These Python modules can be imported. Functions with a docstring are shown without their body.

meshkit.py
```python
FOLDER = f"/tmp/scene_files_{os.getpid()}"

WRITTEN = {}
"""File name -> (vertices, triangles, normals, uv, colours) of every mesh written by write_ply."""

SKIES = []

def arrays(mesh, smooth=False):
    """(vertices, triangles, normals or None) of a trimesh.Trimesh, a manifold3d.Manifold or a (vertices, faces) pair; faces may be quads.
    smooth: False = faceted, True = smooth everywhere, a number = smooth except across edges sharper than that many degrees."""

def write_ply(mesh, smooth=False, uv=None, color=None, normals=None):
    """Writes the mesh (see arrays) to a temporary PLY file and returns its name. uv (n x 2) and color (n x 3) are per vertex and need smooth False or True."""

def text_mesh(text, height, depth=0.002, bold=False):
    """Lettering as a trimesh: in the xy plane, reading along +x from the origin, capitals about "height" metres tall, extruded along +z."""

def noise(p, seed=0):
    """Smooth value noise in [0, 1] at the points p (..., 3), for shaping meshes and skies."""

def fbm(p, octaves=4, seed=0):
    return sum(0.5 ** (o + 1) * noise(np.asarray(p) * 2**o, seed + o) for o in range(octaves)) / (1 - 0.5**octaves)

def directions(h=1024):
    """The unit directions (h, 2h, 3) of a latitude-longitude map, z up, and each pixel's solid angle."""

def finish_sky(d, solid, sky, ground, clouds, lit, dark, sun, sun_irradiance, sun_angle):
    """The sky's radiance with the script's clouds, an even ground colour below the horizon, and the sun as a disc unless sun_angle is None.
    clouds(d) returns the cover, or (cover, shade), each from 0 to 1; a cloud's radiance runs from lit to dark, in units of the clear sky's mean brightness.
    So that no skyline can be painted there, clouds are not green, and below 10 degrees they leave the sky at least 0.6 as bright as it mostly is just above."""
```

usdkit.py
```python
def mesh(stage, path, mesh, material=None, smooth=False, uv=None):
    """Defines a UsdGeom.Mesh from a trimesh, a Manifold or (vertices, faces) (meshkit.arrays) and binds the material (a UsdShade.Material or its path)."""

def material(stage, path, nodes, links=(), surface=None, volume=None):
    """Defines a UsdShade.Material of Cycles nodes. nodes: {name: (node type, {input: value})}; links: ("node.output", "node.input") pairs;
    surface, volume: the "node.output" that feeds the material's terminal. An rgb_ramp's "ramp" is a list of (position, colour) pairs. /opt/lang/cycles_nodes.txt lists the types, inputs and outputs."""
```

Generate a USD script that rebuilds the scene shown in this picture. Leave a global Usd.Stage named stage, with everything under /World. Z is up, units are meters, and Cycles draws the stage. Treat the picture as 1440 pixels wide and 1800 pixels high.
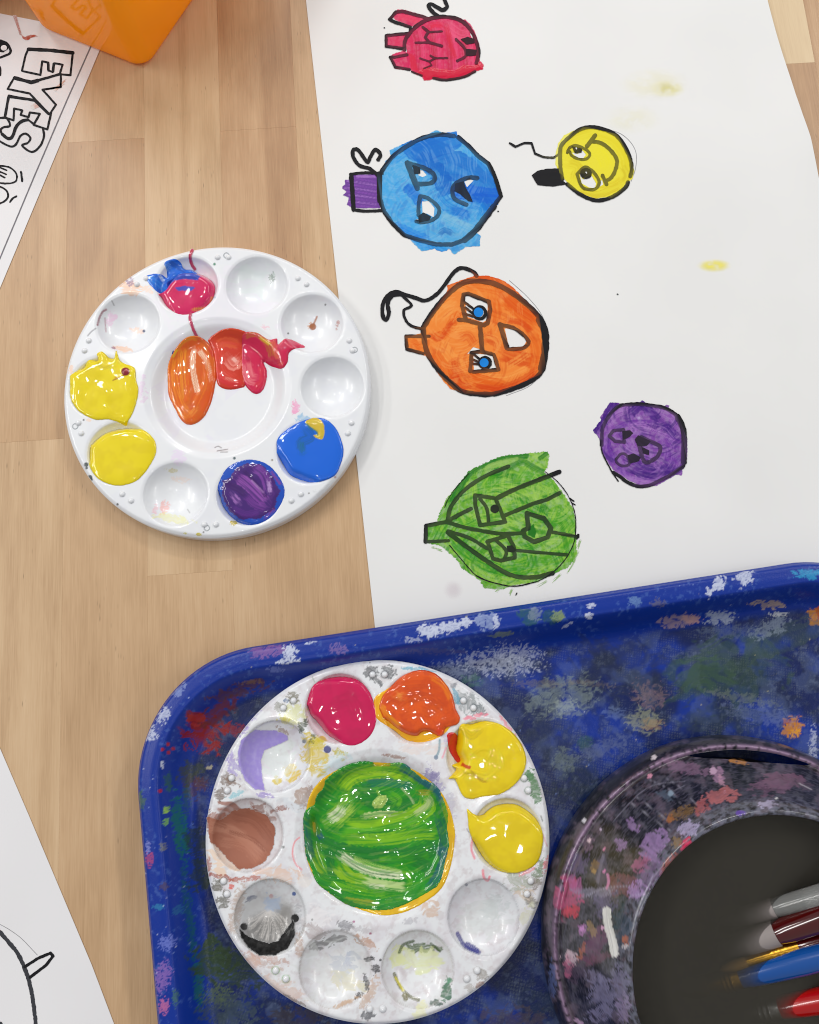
import math, random, numpy as np, trimesh, shapely, usdkit, meshkit
from shapely.geometry import Polygon, LineString, MultiLineString, Point
from shapely.ops import unary_union
from scipy.interpolate import PchipInterpolator
from scipy.ndimage import gaussian_filter
from pxr import Usd, UsdGeom, UsdLux, UsdShade, Sdf, Gf, Vt

stage = Usd.Stage.CreateInMemory()
UsdGeom.SetStageUpAxis(stage, UsdGeom.Tokens.z)
UsdGeom.SetStageMetersPerUnit(stage, 1.0)
UsdGeom.Xform.Define(stage, '/World')
UsdGeom.Scope.Define(stage, '/World/Looks')

# ------------------------------------------------------------------ camera
FOC, TILT, CAMH = 1442.0, math.radians(11.29), 0.4563
cam = UsdGeom.Camera.Define(stage, '/World/Camera')
cam.AddTranslateOp().Set(Gf.Vec3d(0, 0, CAMH))
cam.AddRotateXOp().Set(math.degrees(TILT))
cam.CreateHorizontalApertureAttr(36.0)
cam.CreateVerticalApertureAttr(45.0)
cam.CreateFocalLengthAttr(36.0 * FOC / 1440.0)
cam.CreateClippingRangeAttr(Gf.Vec2f(0.01, 100))
cam.GetPrim().CreateAttribute('exposure', Sdf.ValueTypeNames.Float).Set(0.0)

# ------------------------------------------------------------------ light: the room's even grey and its ceiling fixtures
dome = UsdLux.DomeLight.Define(stage, '/World/room_light')
ROOM = usdkit.material(stage, '/World/Looks/room', {'b': ('background_shader', {'color': (0.97, 0.98, 1.0), 'strength': 0.315})}, surface='b.background')
UsdShade.MaterialBindingAPI.Apply(dome.GetPrim()).Bind(ROOM)
LIGHTS = [(-1.15, 1.75, 1.2, 0.2, 0, 24), (-1.75, 0.2, 1.2, 0.2, 0, 18), (0.25, 2.35, 1.2, 0.2, 90, 30), (1.6, 1.7, 1.2, 0.2, 0, 24), (1.9, 0.1, 1.2, 0.2, 0, 14), (-2.7, 0.9, 1.2, 0.3, 0, 22),
          (-0.80, 0.95, 0.09, 0.05, 20, 130), (-0.30, 1.05, 0.07, 0.04, 70, 120), (0.20, -0.30, 0.08, 0.04, 60, 120), (-0.34, -0.14, 0.07, 0.04, 10, 110)]
for i, (lx, ly, ll, lw, rz, li) in enumerate(LIGHTS):
    L = UsdLux.RectLight.Define(stage, '/World/ceiling_fixture' + ('_%03d' % i if i else ''))
    L.AddTranslateOp().Set(Gf.Vec3d(lx, ly, 1.85))
    L.AddRotateZOp().Set(rz)
    L.CreateWidthAttr(lw)
    L.CreateHeightAttr(ll)
    L.CreateIntensityAttr(0.97 * li)
    L.CreateColorAttr(Gf.Vec3f(1.0, 0.985, 0.96))

# ------------------------------------------------------------------ helpers
CT, ST = math.cos(TILT), math.sin(TILT)

def at(px, py, z=0.0):
    """World x, y at height z of a point that the photograph shows at (px, py)."""
    px, py = np.asarray(px, float), np.asarray(py, float)
    dx, dy, dz = (px - 720) / FOC, -(py - 900) / FOC, -1.0
    wy, wz = CT * dy - ST * dz, ST * dy + CT * dz
    k = (z - CAMH) / wz
    return np.stack([dx * k, wy * k], -1)

def topx(x, y, z):
    zc = z - CAMH
    cy, cz = CT * y + ST * zc, -ST * y + CT * zc
    return 720 + FOC * x / -cz, 900 - FOC * cy / -cz

def C(h):
    v = np.array([int(h[i:i + 2], 16) for i in (1, 3, 5)]) / 255.0
    v = np.where(v <= 0.04045, v / 12.92, ((v + 0.055) / 1.055) ** 2.4)
    lum = v @ [0.21, 0.72, 0.07]
    return np.clip(lum + (v - lum) * 1.10, 0.003, 1)

class Zo:
    """Coordinates read off an enlarged view: origin and scale of that view."""
    def __init__(s, ox, oy, k): s.ox, s.oy, s.k = ox, oy, k
    def __call__(s, *pts): return np.array([(s.ox + x / s.k, s.oy + y / s.k) for x, y in pts])
    def w(s, v): return v / s.k

_A = np.random.RandomState(7).rand(512, 512) * 2 * math.pi
_GX, _GY = np.cos(_A), np.sin(_A)
def vn(x, y, seed=0):
    """Gradient noise, about 0 to 1 round a mean of a half."""
    x = np.asarray(x, float) + seed * 37.17 + 0.31; y = np.asarray(y, float) + seed * 91.73 + 0.77
    i, j = np.floor(x).astype(int), np.floor(y).astype(int)
    u, v = x - i, y - j
    i0, j0, i1, j1 = i & 511, j & 511, (i + 1) & 511, (j + 1) & 511
    d00 = _GX[i0, j0] * u + _GY[i0, j0] * v; d10 = _GX[i1, j0] * (u - 1) + _GY[i1, j0] * v
    d01 = _GX[i0, j1] * u + _GY[i0, j1] * (v - 1); d11 = _GX[i1, j1] * (u - 1) + _GY[i1, j1] * (v - 1)
    fu, fv = u * u * u * (u * (u * 6 - 15) + 10), v * v * v * (v * (v * 6 - 15) + 10)
    n = (d00 * (1 - fu) + d10 * fu) * (1 - fv) + (d01 * (1 - fu) + d11 * fu) * fv
    return np.clip(0.5 + 0.85 * n, 0, 1)

def fb(x, y, seed=0, o=4):
    t, w, n = 0.0, 0.0, 0
    for k in range(o):
        c_, s_ = math.cos(0.6 + 1.1 * k), math.sin(0.6 + 1.1 * k)
        t = t + 0.58 ** k * vn((x * c_ - y * s_) * 2 ** k, (x * s_ + y * c_) * 2 ** k, seed + 13 * k); w += 0.58 ** k
    return 0.5 + (t / w - 0.5) * 1.25

def ss(a, b, x):
    t = np.clip((x - a) / (b - a), 0, 1)
    return t * t * (3 - 2 * t)

def curve(pts, n=6):
    p = np.asarray(pts, float)
    if len(p) < 3: return p
    q = np.vstack([2 * p[0] - p[1], p, 2 * p[-1] - p[-2]])
    out = []
    for i in range(1, len(q) - 2):
        t = np.linspace(0, 1, n, endpoint=False)[:, None]
        a, b, c, d = q[i - 1], q[i], q[i + 1], q[i + 2]
        out.append(0.5 * (2 * b + (c - a) * t + (2 * a - 5 * b + 4 * c - d) * t ** 2 + (3 * b - a - 3 * c + d) * t ** 3))
    out.append(p[-1:])
    return np.vstack(out)

def closed_curve(pts, n=5):
    p = np.asarray(pts, float)
    return curve(np.vstack([p[-2:], p, p[:2]]), n)[2 * n:-2 * n]

def segdist(x, y, pts):
    """Distance, signed side offset and arc length of the nearest place on a polyline."""
    best = np.full(x.shape, 1e9); lat = np.zeros(x.shape); arc = np.zeros(x.shape); s0 = 0.0
    for (ax, ay), (bx, by) in zip(pts[:-1], pts[1:]):
        ex, ey = bx - ax, by - ay
        l2 = ex * ex + ey * ey
        if l2 < 1e-12: continue
        l = math.sqrt(l2)
        t = np.clip(((x - ax) * ex + (y - ay) * ey) / l2, 0, 1)
        dx, dy = x - ax - t * ex, y - ay - t * ey
        d = np.hypot(dx, dy)
        m = d < best
        best[m] = d[m]; lat[m] = ((dy * ex - dx * ey) / l)[m]; arc[m] = (s0 + t * l)[m]
        s0 += l
    return best, lat, arc, s0

class Paint:
    """Pigment on the points of a surface: colour, coverage (positive = there) and height of the film."""
    def __init__(s, px, py, base):
        s.px, s.py = px.ravel(), py.ravel()
        n = len(s.px)
        s.rgb = np.tile(np.asarray(base, float), (n, 1)); s.val = np.full(n, -3.0); s.h = np.zeros(n)

    def box(s, lo, hi, pad):
        return np.nonzero((s.px > lo[0] - pad) & (s.px < hi[0] + pad) & (s.py > lo[1] - pad) & (s.py < hi[1] + pad))[0]

    def mixin(s, i, m, col):
        m = m[:, None]
        s.rgb[i] = s.rgb[i] * (1 - m) + np.asarray(col) * m

    def sdf(s, i, poly, jit=0, jf=6.0, seed=0):
        x, y = s.px[i], s.py[i]
        if jit:
            x = x + (fb(x / jf, y / jf, seed, 3) - 0.5) * 2 * jit; y = y + (fb(x / jf, y / jf, seed + 5, 3) - 0.5) * 2 * jit
        d = segdist(x, y, np.vstack([poly, poly[:1]]))[0]
        return np.where(shapely.contains_xy(Polygon(poly).buffer(0), x, y), d, -d)

    def fill(s, poly, col, a=1.0, soft=0.7, jit=1.0, jf=6.0, seed=0, cover=True, mottled=0.0, mf=8.0, smooth=False, hh=0.0):
        poly = closed_curve(poly) if smooth else np.asarray(poly, float)
        i = s.box(poly.min(0), poly.max(0), 5 + jit + soft)
        if not len(i): return
        d = s.sdf(i, poly, jit, jf, seed)
        m = ss(-soft, soft, d) * a
        if mottled: m = m * (1 - mottled * ss(0.35, 0.7, fb(s.px[i] / mf, s.py[i] / mf, seed + 3, 4)))
        s.mixin(i, m, col)
        if cover: s.val[i] = np.maximum(s.val[i], np.minimum(d, 3))
        if hh: s.h[i] += hh * ss(0, 6, d)

    def stroke(s, pts, w, col, a=1.0, br=0.5, seed=0, hh=0.0, edge=0.12, cover=False, fine=0.10, dry=0.0, soft=1.0, smooth=True, fade=0.0):
        pts = curve(pts) if smooth else np.asarray(pts, float)
        i = s.box(pts.min(0), pts.max(0), w * 0.75 + 3)
        if not len(i): return
        x, y = s.px[i], s.py[i]
        d, lat, arc, L = segdist(x, y, pts)
        d = d + (fb(x / (w * 0.3 + 2), y / (w * 0.3 + 2), seed, 3) - 0.5) * 2 * w * edge
        b = 0.5 + ((0.55 * vn(lat / (w * fine) + 200, arc / (w * 4 + 20), seed + 1) + 0.45 * vn(lat / (w * fine * 2.6) + 300, arc / (w * 5 + 20), seed + 2)) - 0.5) * 1.3
        m = ss(-soft, soft, w / 2 - d)
        if br > 0.3 and L > w * 0.7: m = m * ss(0.0, 0.8, np.minimum(arc, L - arc) / (w * 0.55) + (b - 0.5) * 1.8 + 0.25)
        aa = a * (1 - br * ss(0.35, 0.68, b)) * (1 - fade * (arc / max(L, 1e-6)))
        s.mixin(i, m * np.clip(aa, 0, 1), col)
        if cover:
            c = np.minimum(w / 2 - d, 3)
            if dry: c = np.minimum(c, (1.0 - dry * (0.35 + 0.65 * arc / L) - b + 0.12) * 8)
            s.val[i] = np.maximum(s.val[i], c)
        if hh: s.h[i] += hh * 0.45 * m * (0.75 - vn(lat / max(w * 0.16, 4.0) + 400, arc / (w * 2 + 20), seed + 6)) * ss(0, w * 0.25, w / 2 - d)

    def scuff(s, c, r, col, a=1.0, f=5.0, thr=0.5, ang=0.0, seed=0, stretch=1.0, soft=0.045, hh=0.0):
        c = np.asarray(c, float); R = max(r)
        i = s.box(c, c, R * 1.3)
        if not len(i): return
        x, y = s.px[i] - c[0], s.py[i] - c[1]
        ca, sa = math.cos(ang), math.sin(ang)
        u, v = x * ca + y * sa, -x * sa + y * ca
        q = np.hypot(u / r[0], v / r[1])
        f = f * 1.5
        wu = u + (fb(u / (f * 2.5), v / (f * 2.5), seed + 21, 2) - 0.5) * f * 2.2; wv = v + (fb(u / (f * 2.5), v / (f * 2.5), seed + 27, 2) - 0.5) * f * 2.2
        n = fb(wu / (f * stretch * 1.5), wv / f, seed, 3) + 0.22 - 0.5 * q ** 2
        drag = fb(wu / (f * 3.5), wv / (f * 0.28), seed + 9, 2)
        m = ss(thr - soft, thr + soft, n + 0.25 * (drag - 0.5)) * a * (0.7 + 0.3 * ss(0.3, 0.6, drag))
        m = np.maximum(m, 0.35 * a * ss(thr - 0.12, thr + 0.2, n))
        s.mixin(i, m, col)
        if hh: s.h[i] += hh * m

    def streaks(s, c, rad, col, a=0.6, wd=2.4, seed=0, lo=0.45, hi=0.62, ell=1.0, hh=0.00003):
        """Fine bristle tracks that run in arcs round a centre."""
        x, y = s.px - c[0], (s.py - c[1]) * ell
        r = np.hypot(x, y) + 5 * (fb(s.px / 55, s.py / 55, seed, 2) - 0.5) * 2; t = np.arctan2(y, x)
        n = 0.6 * vn(r / wd + 50, np.cos(t) * 1.6 + np.sin(t) * 0.9 + 30, seed) + 0.4 * vn(r / (wd * 2.5) + 80, np.sin(t) * 2 + 40, seed + 1)
        m = a * ss(lo, hi, n) * ss(0.35, 0.6, fb(s.px / 26, s.py / 26, seed + 2, 3)) * (np.hypot(x, y) < rad)
        s.mixin(np.arange(len(x)), m, col); s.h += hh * m

    def dot(s, c, r, col, a=1.0, soft=0.6, cover=False, hh=0.0):
        i = s.box(np.asarray(c), np.asarray(c), r + 3)
        d = r - np.hypot(s.px[i] - c[0], s.py[i] - c[1])
        s.mixin(i, ss(-soft, soft, d) * a, col)
        if cover: s.val[i] = np.maximum(s.val[i], np.minimum(d, 3))
        if hh: s.h[i] += hh * np.sqrt(np.clip(d / r, 0, 1))

def clip(V, F, val, rgb):
    ins = val > 0
    k = ins[F].sum(1)
    out, newv, newc = [F[k == 3]], [], []
    base = len(V)
    edges = {}
    def cut(a, b):
        return np.stack([np.minimum(a, b), np.maximum(a, b)], 1)
    E = []
    plan = []
    for want in (1, 2):
        T = F[k == want]
        if not len(T): continue
        flag = ins[T] if want == 1 else ~ins[T]
        r = flag.argmax(1)
        T = np.take_along_axis(T, (r[:, None] + np.arange(3)) % 3, 1)
        e1, e2 = cut(T[:, 0], T[:, 1]), cut(T[:, 0], T[:, 2])
        plan.append((want, T, len(E) and sum(len(x) for x in E), len(T)))
        E += [e1, e2]
    if E:
        A = np.vstack(E)
        key = A[:, 0] * base + A[:, 1]
        uq, first, inv = np.unique(key, return_index=True, return_inverse=True)
        a, b = A[first, 0], A[first, 1]
        t = (val[a] / (val[a] - val[b]))[:, None]
        V = np.vstack([V, V[a] + t * (V[b] - V[a])]); rgb = np.vstack([rgb, rgb[a] + t * (rgb[b] - rgb[a])])
        inv = inv.ravel() + base
        for want, T, off, n in plan:
            off = int(off)
            p, q = inv[off:off + n], inv[off + n:off + 2 * n]
            if want == 1: out.append(np.stack([T[:, 0], p, q], 1))
            else: out += [np.stack([p, T[:, 1], T[:, 2]], 1), np.stack([p, T[:, 2], q], 1)]
    F = np.vstack(out)
    used = np.unique(F)
    back = np.zeros(len(V), int); back[used] = np.arange(len(used))
    return V[used], back[F], rgb[used]

def gridfaces(ny, nx):
    i = np.arange(ny * nx).reshape(ny, nx)
    a, b, c, d = i[:-1, :-1].ravel(), i[:-1, 1:].ravel(), i[1:, 1:].ravel(), i[1:, :-1].ravel()
    return np.vstack([np.stack([a, b, c], 1), np.stack([a, c, d], 1)])

def grid(x0, x1, y0, y1, r):
    return np.meshgrid(np.arange(x0, x1 + r, r), np.arange(y0, y1 + r, r))

USED = {}
def name(parent, n):
    k = USED.get((parent, n), 0); USED[(parent, n)] = k + 1
    return parent + '/' + n + ('_%03d' % k if k else '')

def say(prim, label=None, cat=None, group=None, kind=None):
    for k, v in (('label', label), ('category', cat), ('group', group), ('kind', kind)):
        if v: prim.SetCustomDataByKey(k, v)

def thing(n, label, cat, loc=(0, 0, 0), group=None):
    p = name('/World', n)
    x = UsdGeom.Xform.Define(stage, p); x.AddTranslateOp().Set(Gf.Vec3d(*map(float, loc)))
    say(x.GetPrim(), label, cat, group)
    return p, np.array(loc, float)

def put(parent, n, V, F, mat, rgb=None, smooth=True, label=None):
    """One mesh; parent is a (path, origin) pair, V in world coordinates."""
    path, org = parent
    p = name(path, n)
    m = usdkit.mesh(stage, p, (np.asarray(V) - org, F), mat, smooth=smooth)
    if rgb is not None:
        UsdGeom.PrimvarsAPI(m).CreatePrimvar('pigment', Sdf.ValueTypeNames.Color3fArray, 'vertex').Set(Vt.Vec3fArray.FromNumpy(np.asarray(rgb, np.float32)))
    say(m.GetPrim(), label)
    return p, org

def put_tm(parent, n, tm, mat, smooth=30, label=None):
    path, org = parent
    p = name(path, n)
    t = tm.copy(); t.apply_translation(-org)
    m = usdkit.mesh(stage, p, t, mat, smooth=smooth)
    say(m.GetPrim(), label)
    return p, org

def MAT(n, nodes, links=(), surface='p.BSDF', volume=None):
    return usdkit.material(stage, '/World/Looks/' + n, nodes, links, surface=surface, volume=volume)

def pigment_mat(n, rough, coat=0.0, bump=None, spec=0.5, crough=0.03):
    nodes = {'a': ('attribute', {'attribute': 'pigment'}), 'p': ('principled_bsdf', {'roughness': rough, 'coat_weight': coat, 'coat_roughness': crough, 'specular_ior_level': spec})}
    links = [('a.color', 'p.base_color')]
    if bump:
        nodes['g'] = ('geometry', {}); nodes['n'] = ('noise_texture', {'scale': bump[0], 'detail': 4.0}); nodes['b'] = ('bump', {'strength': bump[1], 'distance': bump[2]})
        links += [('g.position', 'n.vector'), ('n.fac', 'b.height'), ('b.normal', 'p.normal')]
    return MAT(n, nodes, links)

def plain(n, col, rough=0.5, **kw):
    return MAT(n, {'p': ('principled_bsdf', {'base_color': tuple(col), 'roughness': rough, **kw})})

M_DRY = pigment_mat('dry_paint', 0.5, spec=0.3, bump=(900.0, 0.25, 0.0003))
M_GLOSSY = pigment_mat('tacky_paint', 0.4, spec=0.15, coat=0.12, crough=0.12, bump=(500.0, 0.12, 0.0004))
M_WET = pigment_mat('wet_paint', 0.4, coat=1.0, crough=0.05, spec=0.2)
M_INK = pigment_mat('marker_ink', 0.6, spec=0.2)
M_PLASTIC = pigment_mat('white_plastic', 0.3, coat=0.25, crough=0.08)
M_TRAY = pigment_mat('tray_plastic', 0.3, coat=0.0, spec=0.35, bump=(1400.0, 0.25, 0.0003))
M_POT = pigment_mat('pot_plastic', 0.3, coat=0.4, crough=0.1, bump=(600.0, 0.12, 0.0003))
M_STAIN = MAT('faint_stain', {'a': ('attribute', {'attribute': 'pigment'}), 'c': ('attribute', {'attribute': 'cover'}), 'p': ('principled_bsdf', {'roughness': 0.6, 'specular_ior_level': 0.3}), 't': ('transparent_bsdf', {}), 'm': ('mix_closure', {})},
              [('a.color', 'p.base_color'), ('c.fac', 'm.fac'), ('t.BSDF', 'm.closure1'), ('p.BSDF', 'm.closure2')], surface='m.closure')
# ------------------------------------------------------------------ the table of glued maple strips
GR = math.radians(-86.0)
GU = np.array([math.cos(GR + math.pi / 2), math.sin(GR + math.pi / 2)])       # across the strips
GV = np.array([-math.sin(GR + math.pi / 2), math.cos(GR + math.pi / 2)])      # along the strips
WOOD = []
for k, (c1, c2, c3, ring, mot) in enumerate([
        ('#d9b488', '#c59c70', '#a97f56', 0.5, 0.3), ('#ddbb92', '#d0ab80', '#b48c62', 0.8, 0.15), ('#d2ab7e', '#c2986d', '#aa8059', 0.5, 0.65),
        ('#d3ab80', '#bf946a', '#a67b55', 0.85, 0.5), ('#dcb98f', '#ccA57a', '#b18a60', 0.3, 0.5), ('#e6cda6', '#dfc298', '#cfae84', 0.3, 0.2)]):
    cc = [(lambda q: (q @ [0.21, 0.72, 0.07]) * 0.20 + q * 0.80)(C(c.lower())) * np.array([1.0, 1.0, 0.97]) for c in (c1, c2, c3)]
    nodes = {
        'g': ('geometry', {}),
        'rot': ('mapping', {'mapping_type': 'point', 'rotation': (0, 0, math.radians(-4.0)), 'location': (0.37 * k, 0.61 * k, 0)}),
        'ms': ('mapping', {'mapping_type': 'point', 'scale': (900, 14, 1)}),
        'mf': ('mapping', {'mapping_type': 'point', 'scale': (320, 26, 1)}),
        'mp': ('mapping', {'mapping_type': 'point', 'scale': (560, 95, 1)}),
        'mx': ('mapping', {'mapping_type': 'point', 'scale': (2300, 60, 1)}), 'xf': ('noise_texture', {'scale': 1.0, 'detail': 3.0, 'roughness': 0.6}), 'ad5': ('math', {'math_type': 'multiply_add', 'value2': 0.5}), 'ad6': ('math', {'math_type': 'subtract', 'value2': 0.25}),
        'mr': ('mapping', {'mapping_type': 'point', 'scale': (30, 2.6, 1)}),
        'mm': ('mapping', {'mapping_type': 'point', 'scale': (34, 15, 1)}),
        'fine': ('noise_texture', {'scale': 1.0, 'detail': 5.0, 'roughness': 0.65}),
        'mid': ('noise_texture', {'scale': 1.0, 'detail': 4.0, 'roughness': 0.55, 'distortion': 0.4}),
        'ringn': ('noise_texture', {'scale': 1.0, 'detail': 2.0, 'roughness': 0.4, 'distortion': 0.5}),
        'rm': ('math', {'math_type': 'multiply', 'value2': 22.0}),
        'rs': ('math', {'math_type': 'sine'}),
        'rr': ('map_range', {'clamp': True, 'from_min': -1.0, 'from_max': 1.0, 'to_min': 0.5 - 0.15 * ring, 'to_max': 0.5 + 0.15 * ring}),
        'mot': ('noise_texture', {'scale': 1.0, 'detail': 3.0, 'roughness': 0.5}),
        'motr': ('map_range', {'clamp': True, 'from_min': 0.35, 'from_max': 0.7, 'to_min': -0.22 * mot, 'to_max': 0.22 * mot}),
        'ad1': ('math', {'math_type': 'multiply_add', 'value2': 0.42}),
        'ad2': ('math', {'math_type': 'multiply_add', 'value2': 0.30}),
        'ad3': ('math', {'math_type': 'add'}), 'ad4': ('math', {'math_type': 'subtract', 'value2': 0.36}),
        'ramp': ('rgb_ramp', {'ramp': [(0.12, cc[2]), (0.5, cc[1]), (0.85, cc[0])]}),
        'por': ('voronoi_texture', {'scale': 1.0, 'feature': 'f1', 'randomness': 1.0}),
        'porr': ('map_range', {'clamp': True, 'from_min': 0.0, 'from_max': 0.2, 'to_min': 0.8, 'to_max': 0.0}),
        'porg': ('noise_texture', {'scale': 30.0, 'detail': 2.0}),
        'porgr': ('map_range', {'clamp': True, 'from_min': 0.56, 'from_max': 0.66, 'to_min': 0.0, 'to_max': 1.0}),
        'porm': ('math', {'math_type': 'multiply'}),
        'mix': ('mix_color', {'b': tuple(cc[2] * 0.3)}),
        'bump': ('bump', {'strength': 0.12, 'distance': 0.0002}),
        'p': ('principled_bsdf', {'roughness': 0.36, 'specular_ior_level': 0.42}),
    }
    links = [('g.position', 'rot.vector')] + [('rot.vector', a + '.vector') for a in ('ms', 'mf', 'mp', 'mr', 'mm', 'mx')] + [
        ('rot.vector', 'porg.vector'), ('ms.vector', 'fine.vector'), ('mf.vector', 'mid.vector'), ('mr.vector', 'ringn.vector'), ('mm.vector', 'mot.vector'), ('mp.vector', 'por.vector'),
        ('ringn.fac', 'rm.value1'), ('rm.value', 'rs.value1'), ('rs.value', 'rr.value'), ('fine.fac', 'ad1.value1'), ('rr.result', 'ad1.value3'), ('mid.fac', 'ad2.value1'), ('ad1.value', 'ad2.value3'),
        ('mot.fac', 'motr.value'), ('ad2.value', 'ad3.value1'), ('motr.result', 'ad3.value2'), ('ad3.value', 'ad4.value1'), ('mx.vector', 'xf.vector'), ('xf.fac', 'ad5.value1'), ('ad4.value', 'ad5.value3'), ('ad5.value', 'ad6.value1'), ('ad6.value', 'ramp.fac'),
        ('por.distance', 'porr.value'), ('porg.fac', 'porgr.value'), ('porr.result', 'porm.value1'), ('porgr.result', 'porm.value2'), ('porm.value', 'mix.fac'), ('ramp.color', 'mix.a'), ('mix.result', 'p.base_color'),
        ('fine.fac', 'bump.height'), ('bump.normal', 'p.normal')]
    WOOD.append(MAT('maple_%s' % 'abcdef'[k], nodes, links))

table = thing('table', 'light maple table top of glued wood strips under everything else', 'table')

def strip(u0, u1, v0, v1, m):
    """One strip of wood with tiny eased edges, top at z = 0."""
    g, b, z0 = 0.00001, 0.00006, -0.03
    def ringpts(i, z):
        q = [(u0 + i, v0 + i), (u1 - i, v0 + i), (u1 - i, v1 - i), (u0 + i, v1 - i)]
        return [(*(a * GU + c * GV), z) for a, c in q]
    V = np.array(ringpts(g, z0) + ringpts(g, -b) + ringpts(g + b, 0.0))
    F = []
    for a in (0, 4):
        for j in range(4):
            k2 = (j + 1) % 4
            F += [(a + j, a + k2, a + 4 + k2), (a + j, a + 4 + k2, a + 4 + j)]
    F += [(8, 9, 10), (8, 10, 11), (2, 1, 0), (3, 2, 0)]
    put(table, 'wood_strip', V, np.array(F), WOOD[m], smooth=False)

def vat(px, py): return float(at(px, py) @ GV)
J = {-3: [(-1, 3)], -2: [(vat(0, 60), 1), (9, 4)], -1: [(vat(50, 775), 1), (9, 0)],
     0: [(vat(180, 640), 4), (vat(180, 247), 2), (9, 4)], 1: [(vat(300, 1010), 4), (9, 1)], 2: [(vat(430, 860), 4), (vat(460, 226), 3), (9, 3)],
     3: [(vat(580, 700), 4), (9, 4)], 9: [(vat(1436, 109), 3), (9, 5)]}
rs = random.Random(3)
for k in range(-5, 12):
    lst = J.get(k - 0, None) or [(rs.uniform(-0.3, 0.3), rs.randrange(5)), (9, rs.randrange(5))]
    u0 = -0.1422 + (k - 1) * 0.0474
    v = -0.55
    for (e, m) in lst:
        e = min(e, 0.75)
        if e <= v: continue
        strip(u0, u0 + 0.0474, v, e, m); v = e
    if v < 0.75: strip(u0, u0 + 0.0474, v, 0.75, lst[-1][1])

# ------------------------------------------------------------------ paper sheets
def paper_mat(n, col, sc):
    return MAT(n, {'g': ('geometry', {}), 'n': ('noise_texture', {'scale': sc, 'detail': 5.0, 'roughness': 0.6}), 'n2': ('noise_texture', {'scale': 14.0, 'detail': 2.0}),
                   'r': ('rgb_ramp', {'ramp': [(0.3, np.array(col) * 0.965), (0.7, np.array(col))]}), 'b': ('bump', {'strength': 0.22, 'distance': 0.00012}),
                   'p': ('principled_bsdf', {'roughness': 0.62, 'specular_ior_level': 0.35})},
               [('g.position', 'n.vector'), ('g.position', 'n2.vector'), ('n2.fac', 'r.fac'), ('r.color', 'p.base_color'), ('n.fac', 'b.height'), ('b.normal', 'p.normal')])
M_PAPER = paper_mat('drawing_paper', (0.84, 0.838, 0.83), 1500.0)
M_SHEET = paper_mat('copy_paper', (0.83, 0.82, 0.835), 2200.0)
ZP = 0.0006

EDGE_R = np.array([at(*p) for p in ((1300, -160), (1346.7, 0), (1373, 100), (1393, 175), (1404, 211), (1418, 251), (1440, 342), (1475, 480), (1560, 800), (1640, 1100))])
def paper_z(x, y):
    """The big sheet lies flat and lifts a little along its right-hand edge."""
    d = np.interp(y, EDGE_R[::-1, 1], EDGE_R[::-1, 0]) - x
    lift = 0.0035 * np.exp(-((y - 0.335) / 0.05) ** 2) + 0.0008
    wav = 0.0016 * (vn(x * 14 + 9, y * 14 + 5, 3) - 0.35) * ss(-0.07, 0.04, x)
    return ZP + lift * ss(0.03, 0.0, d) + wav

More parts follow.
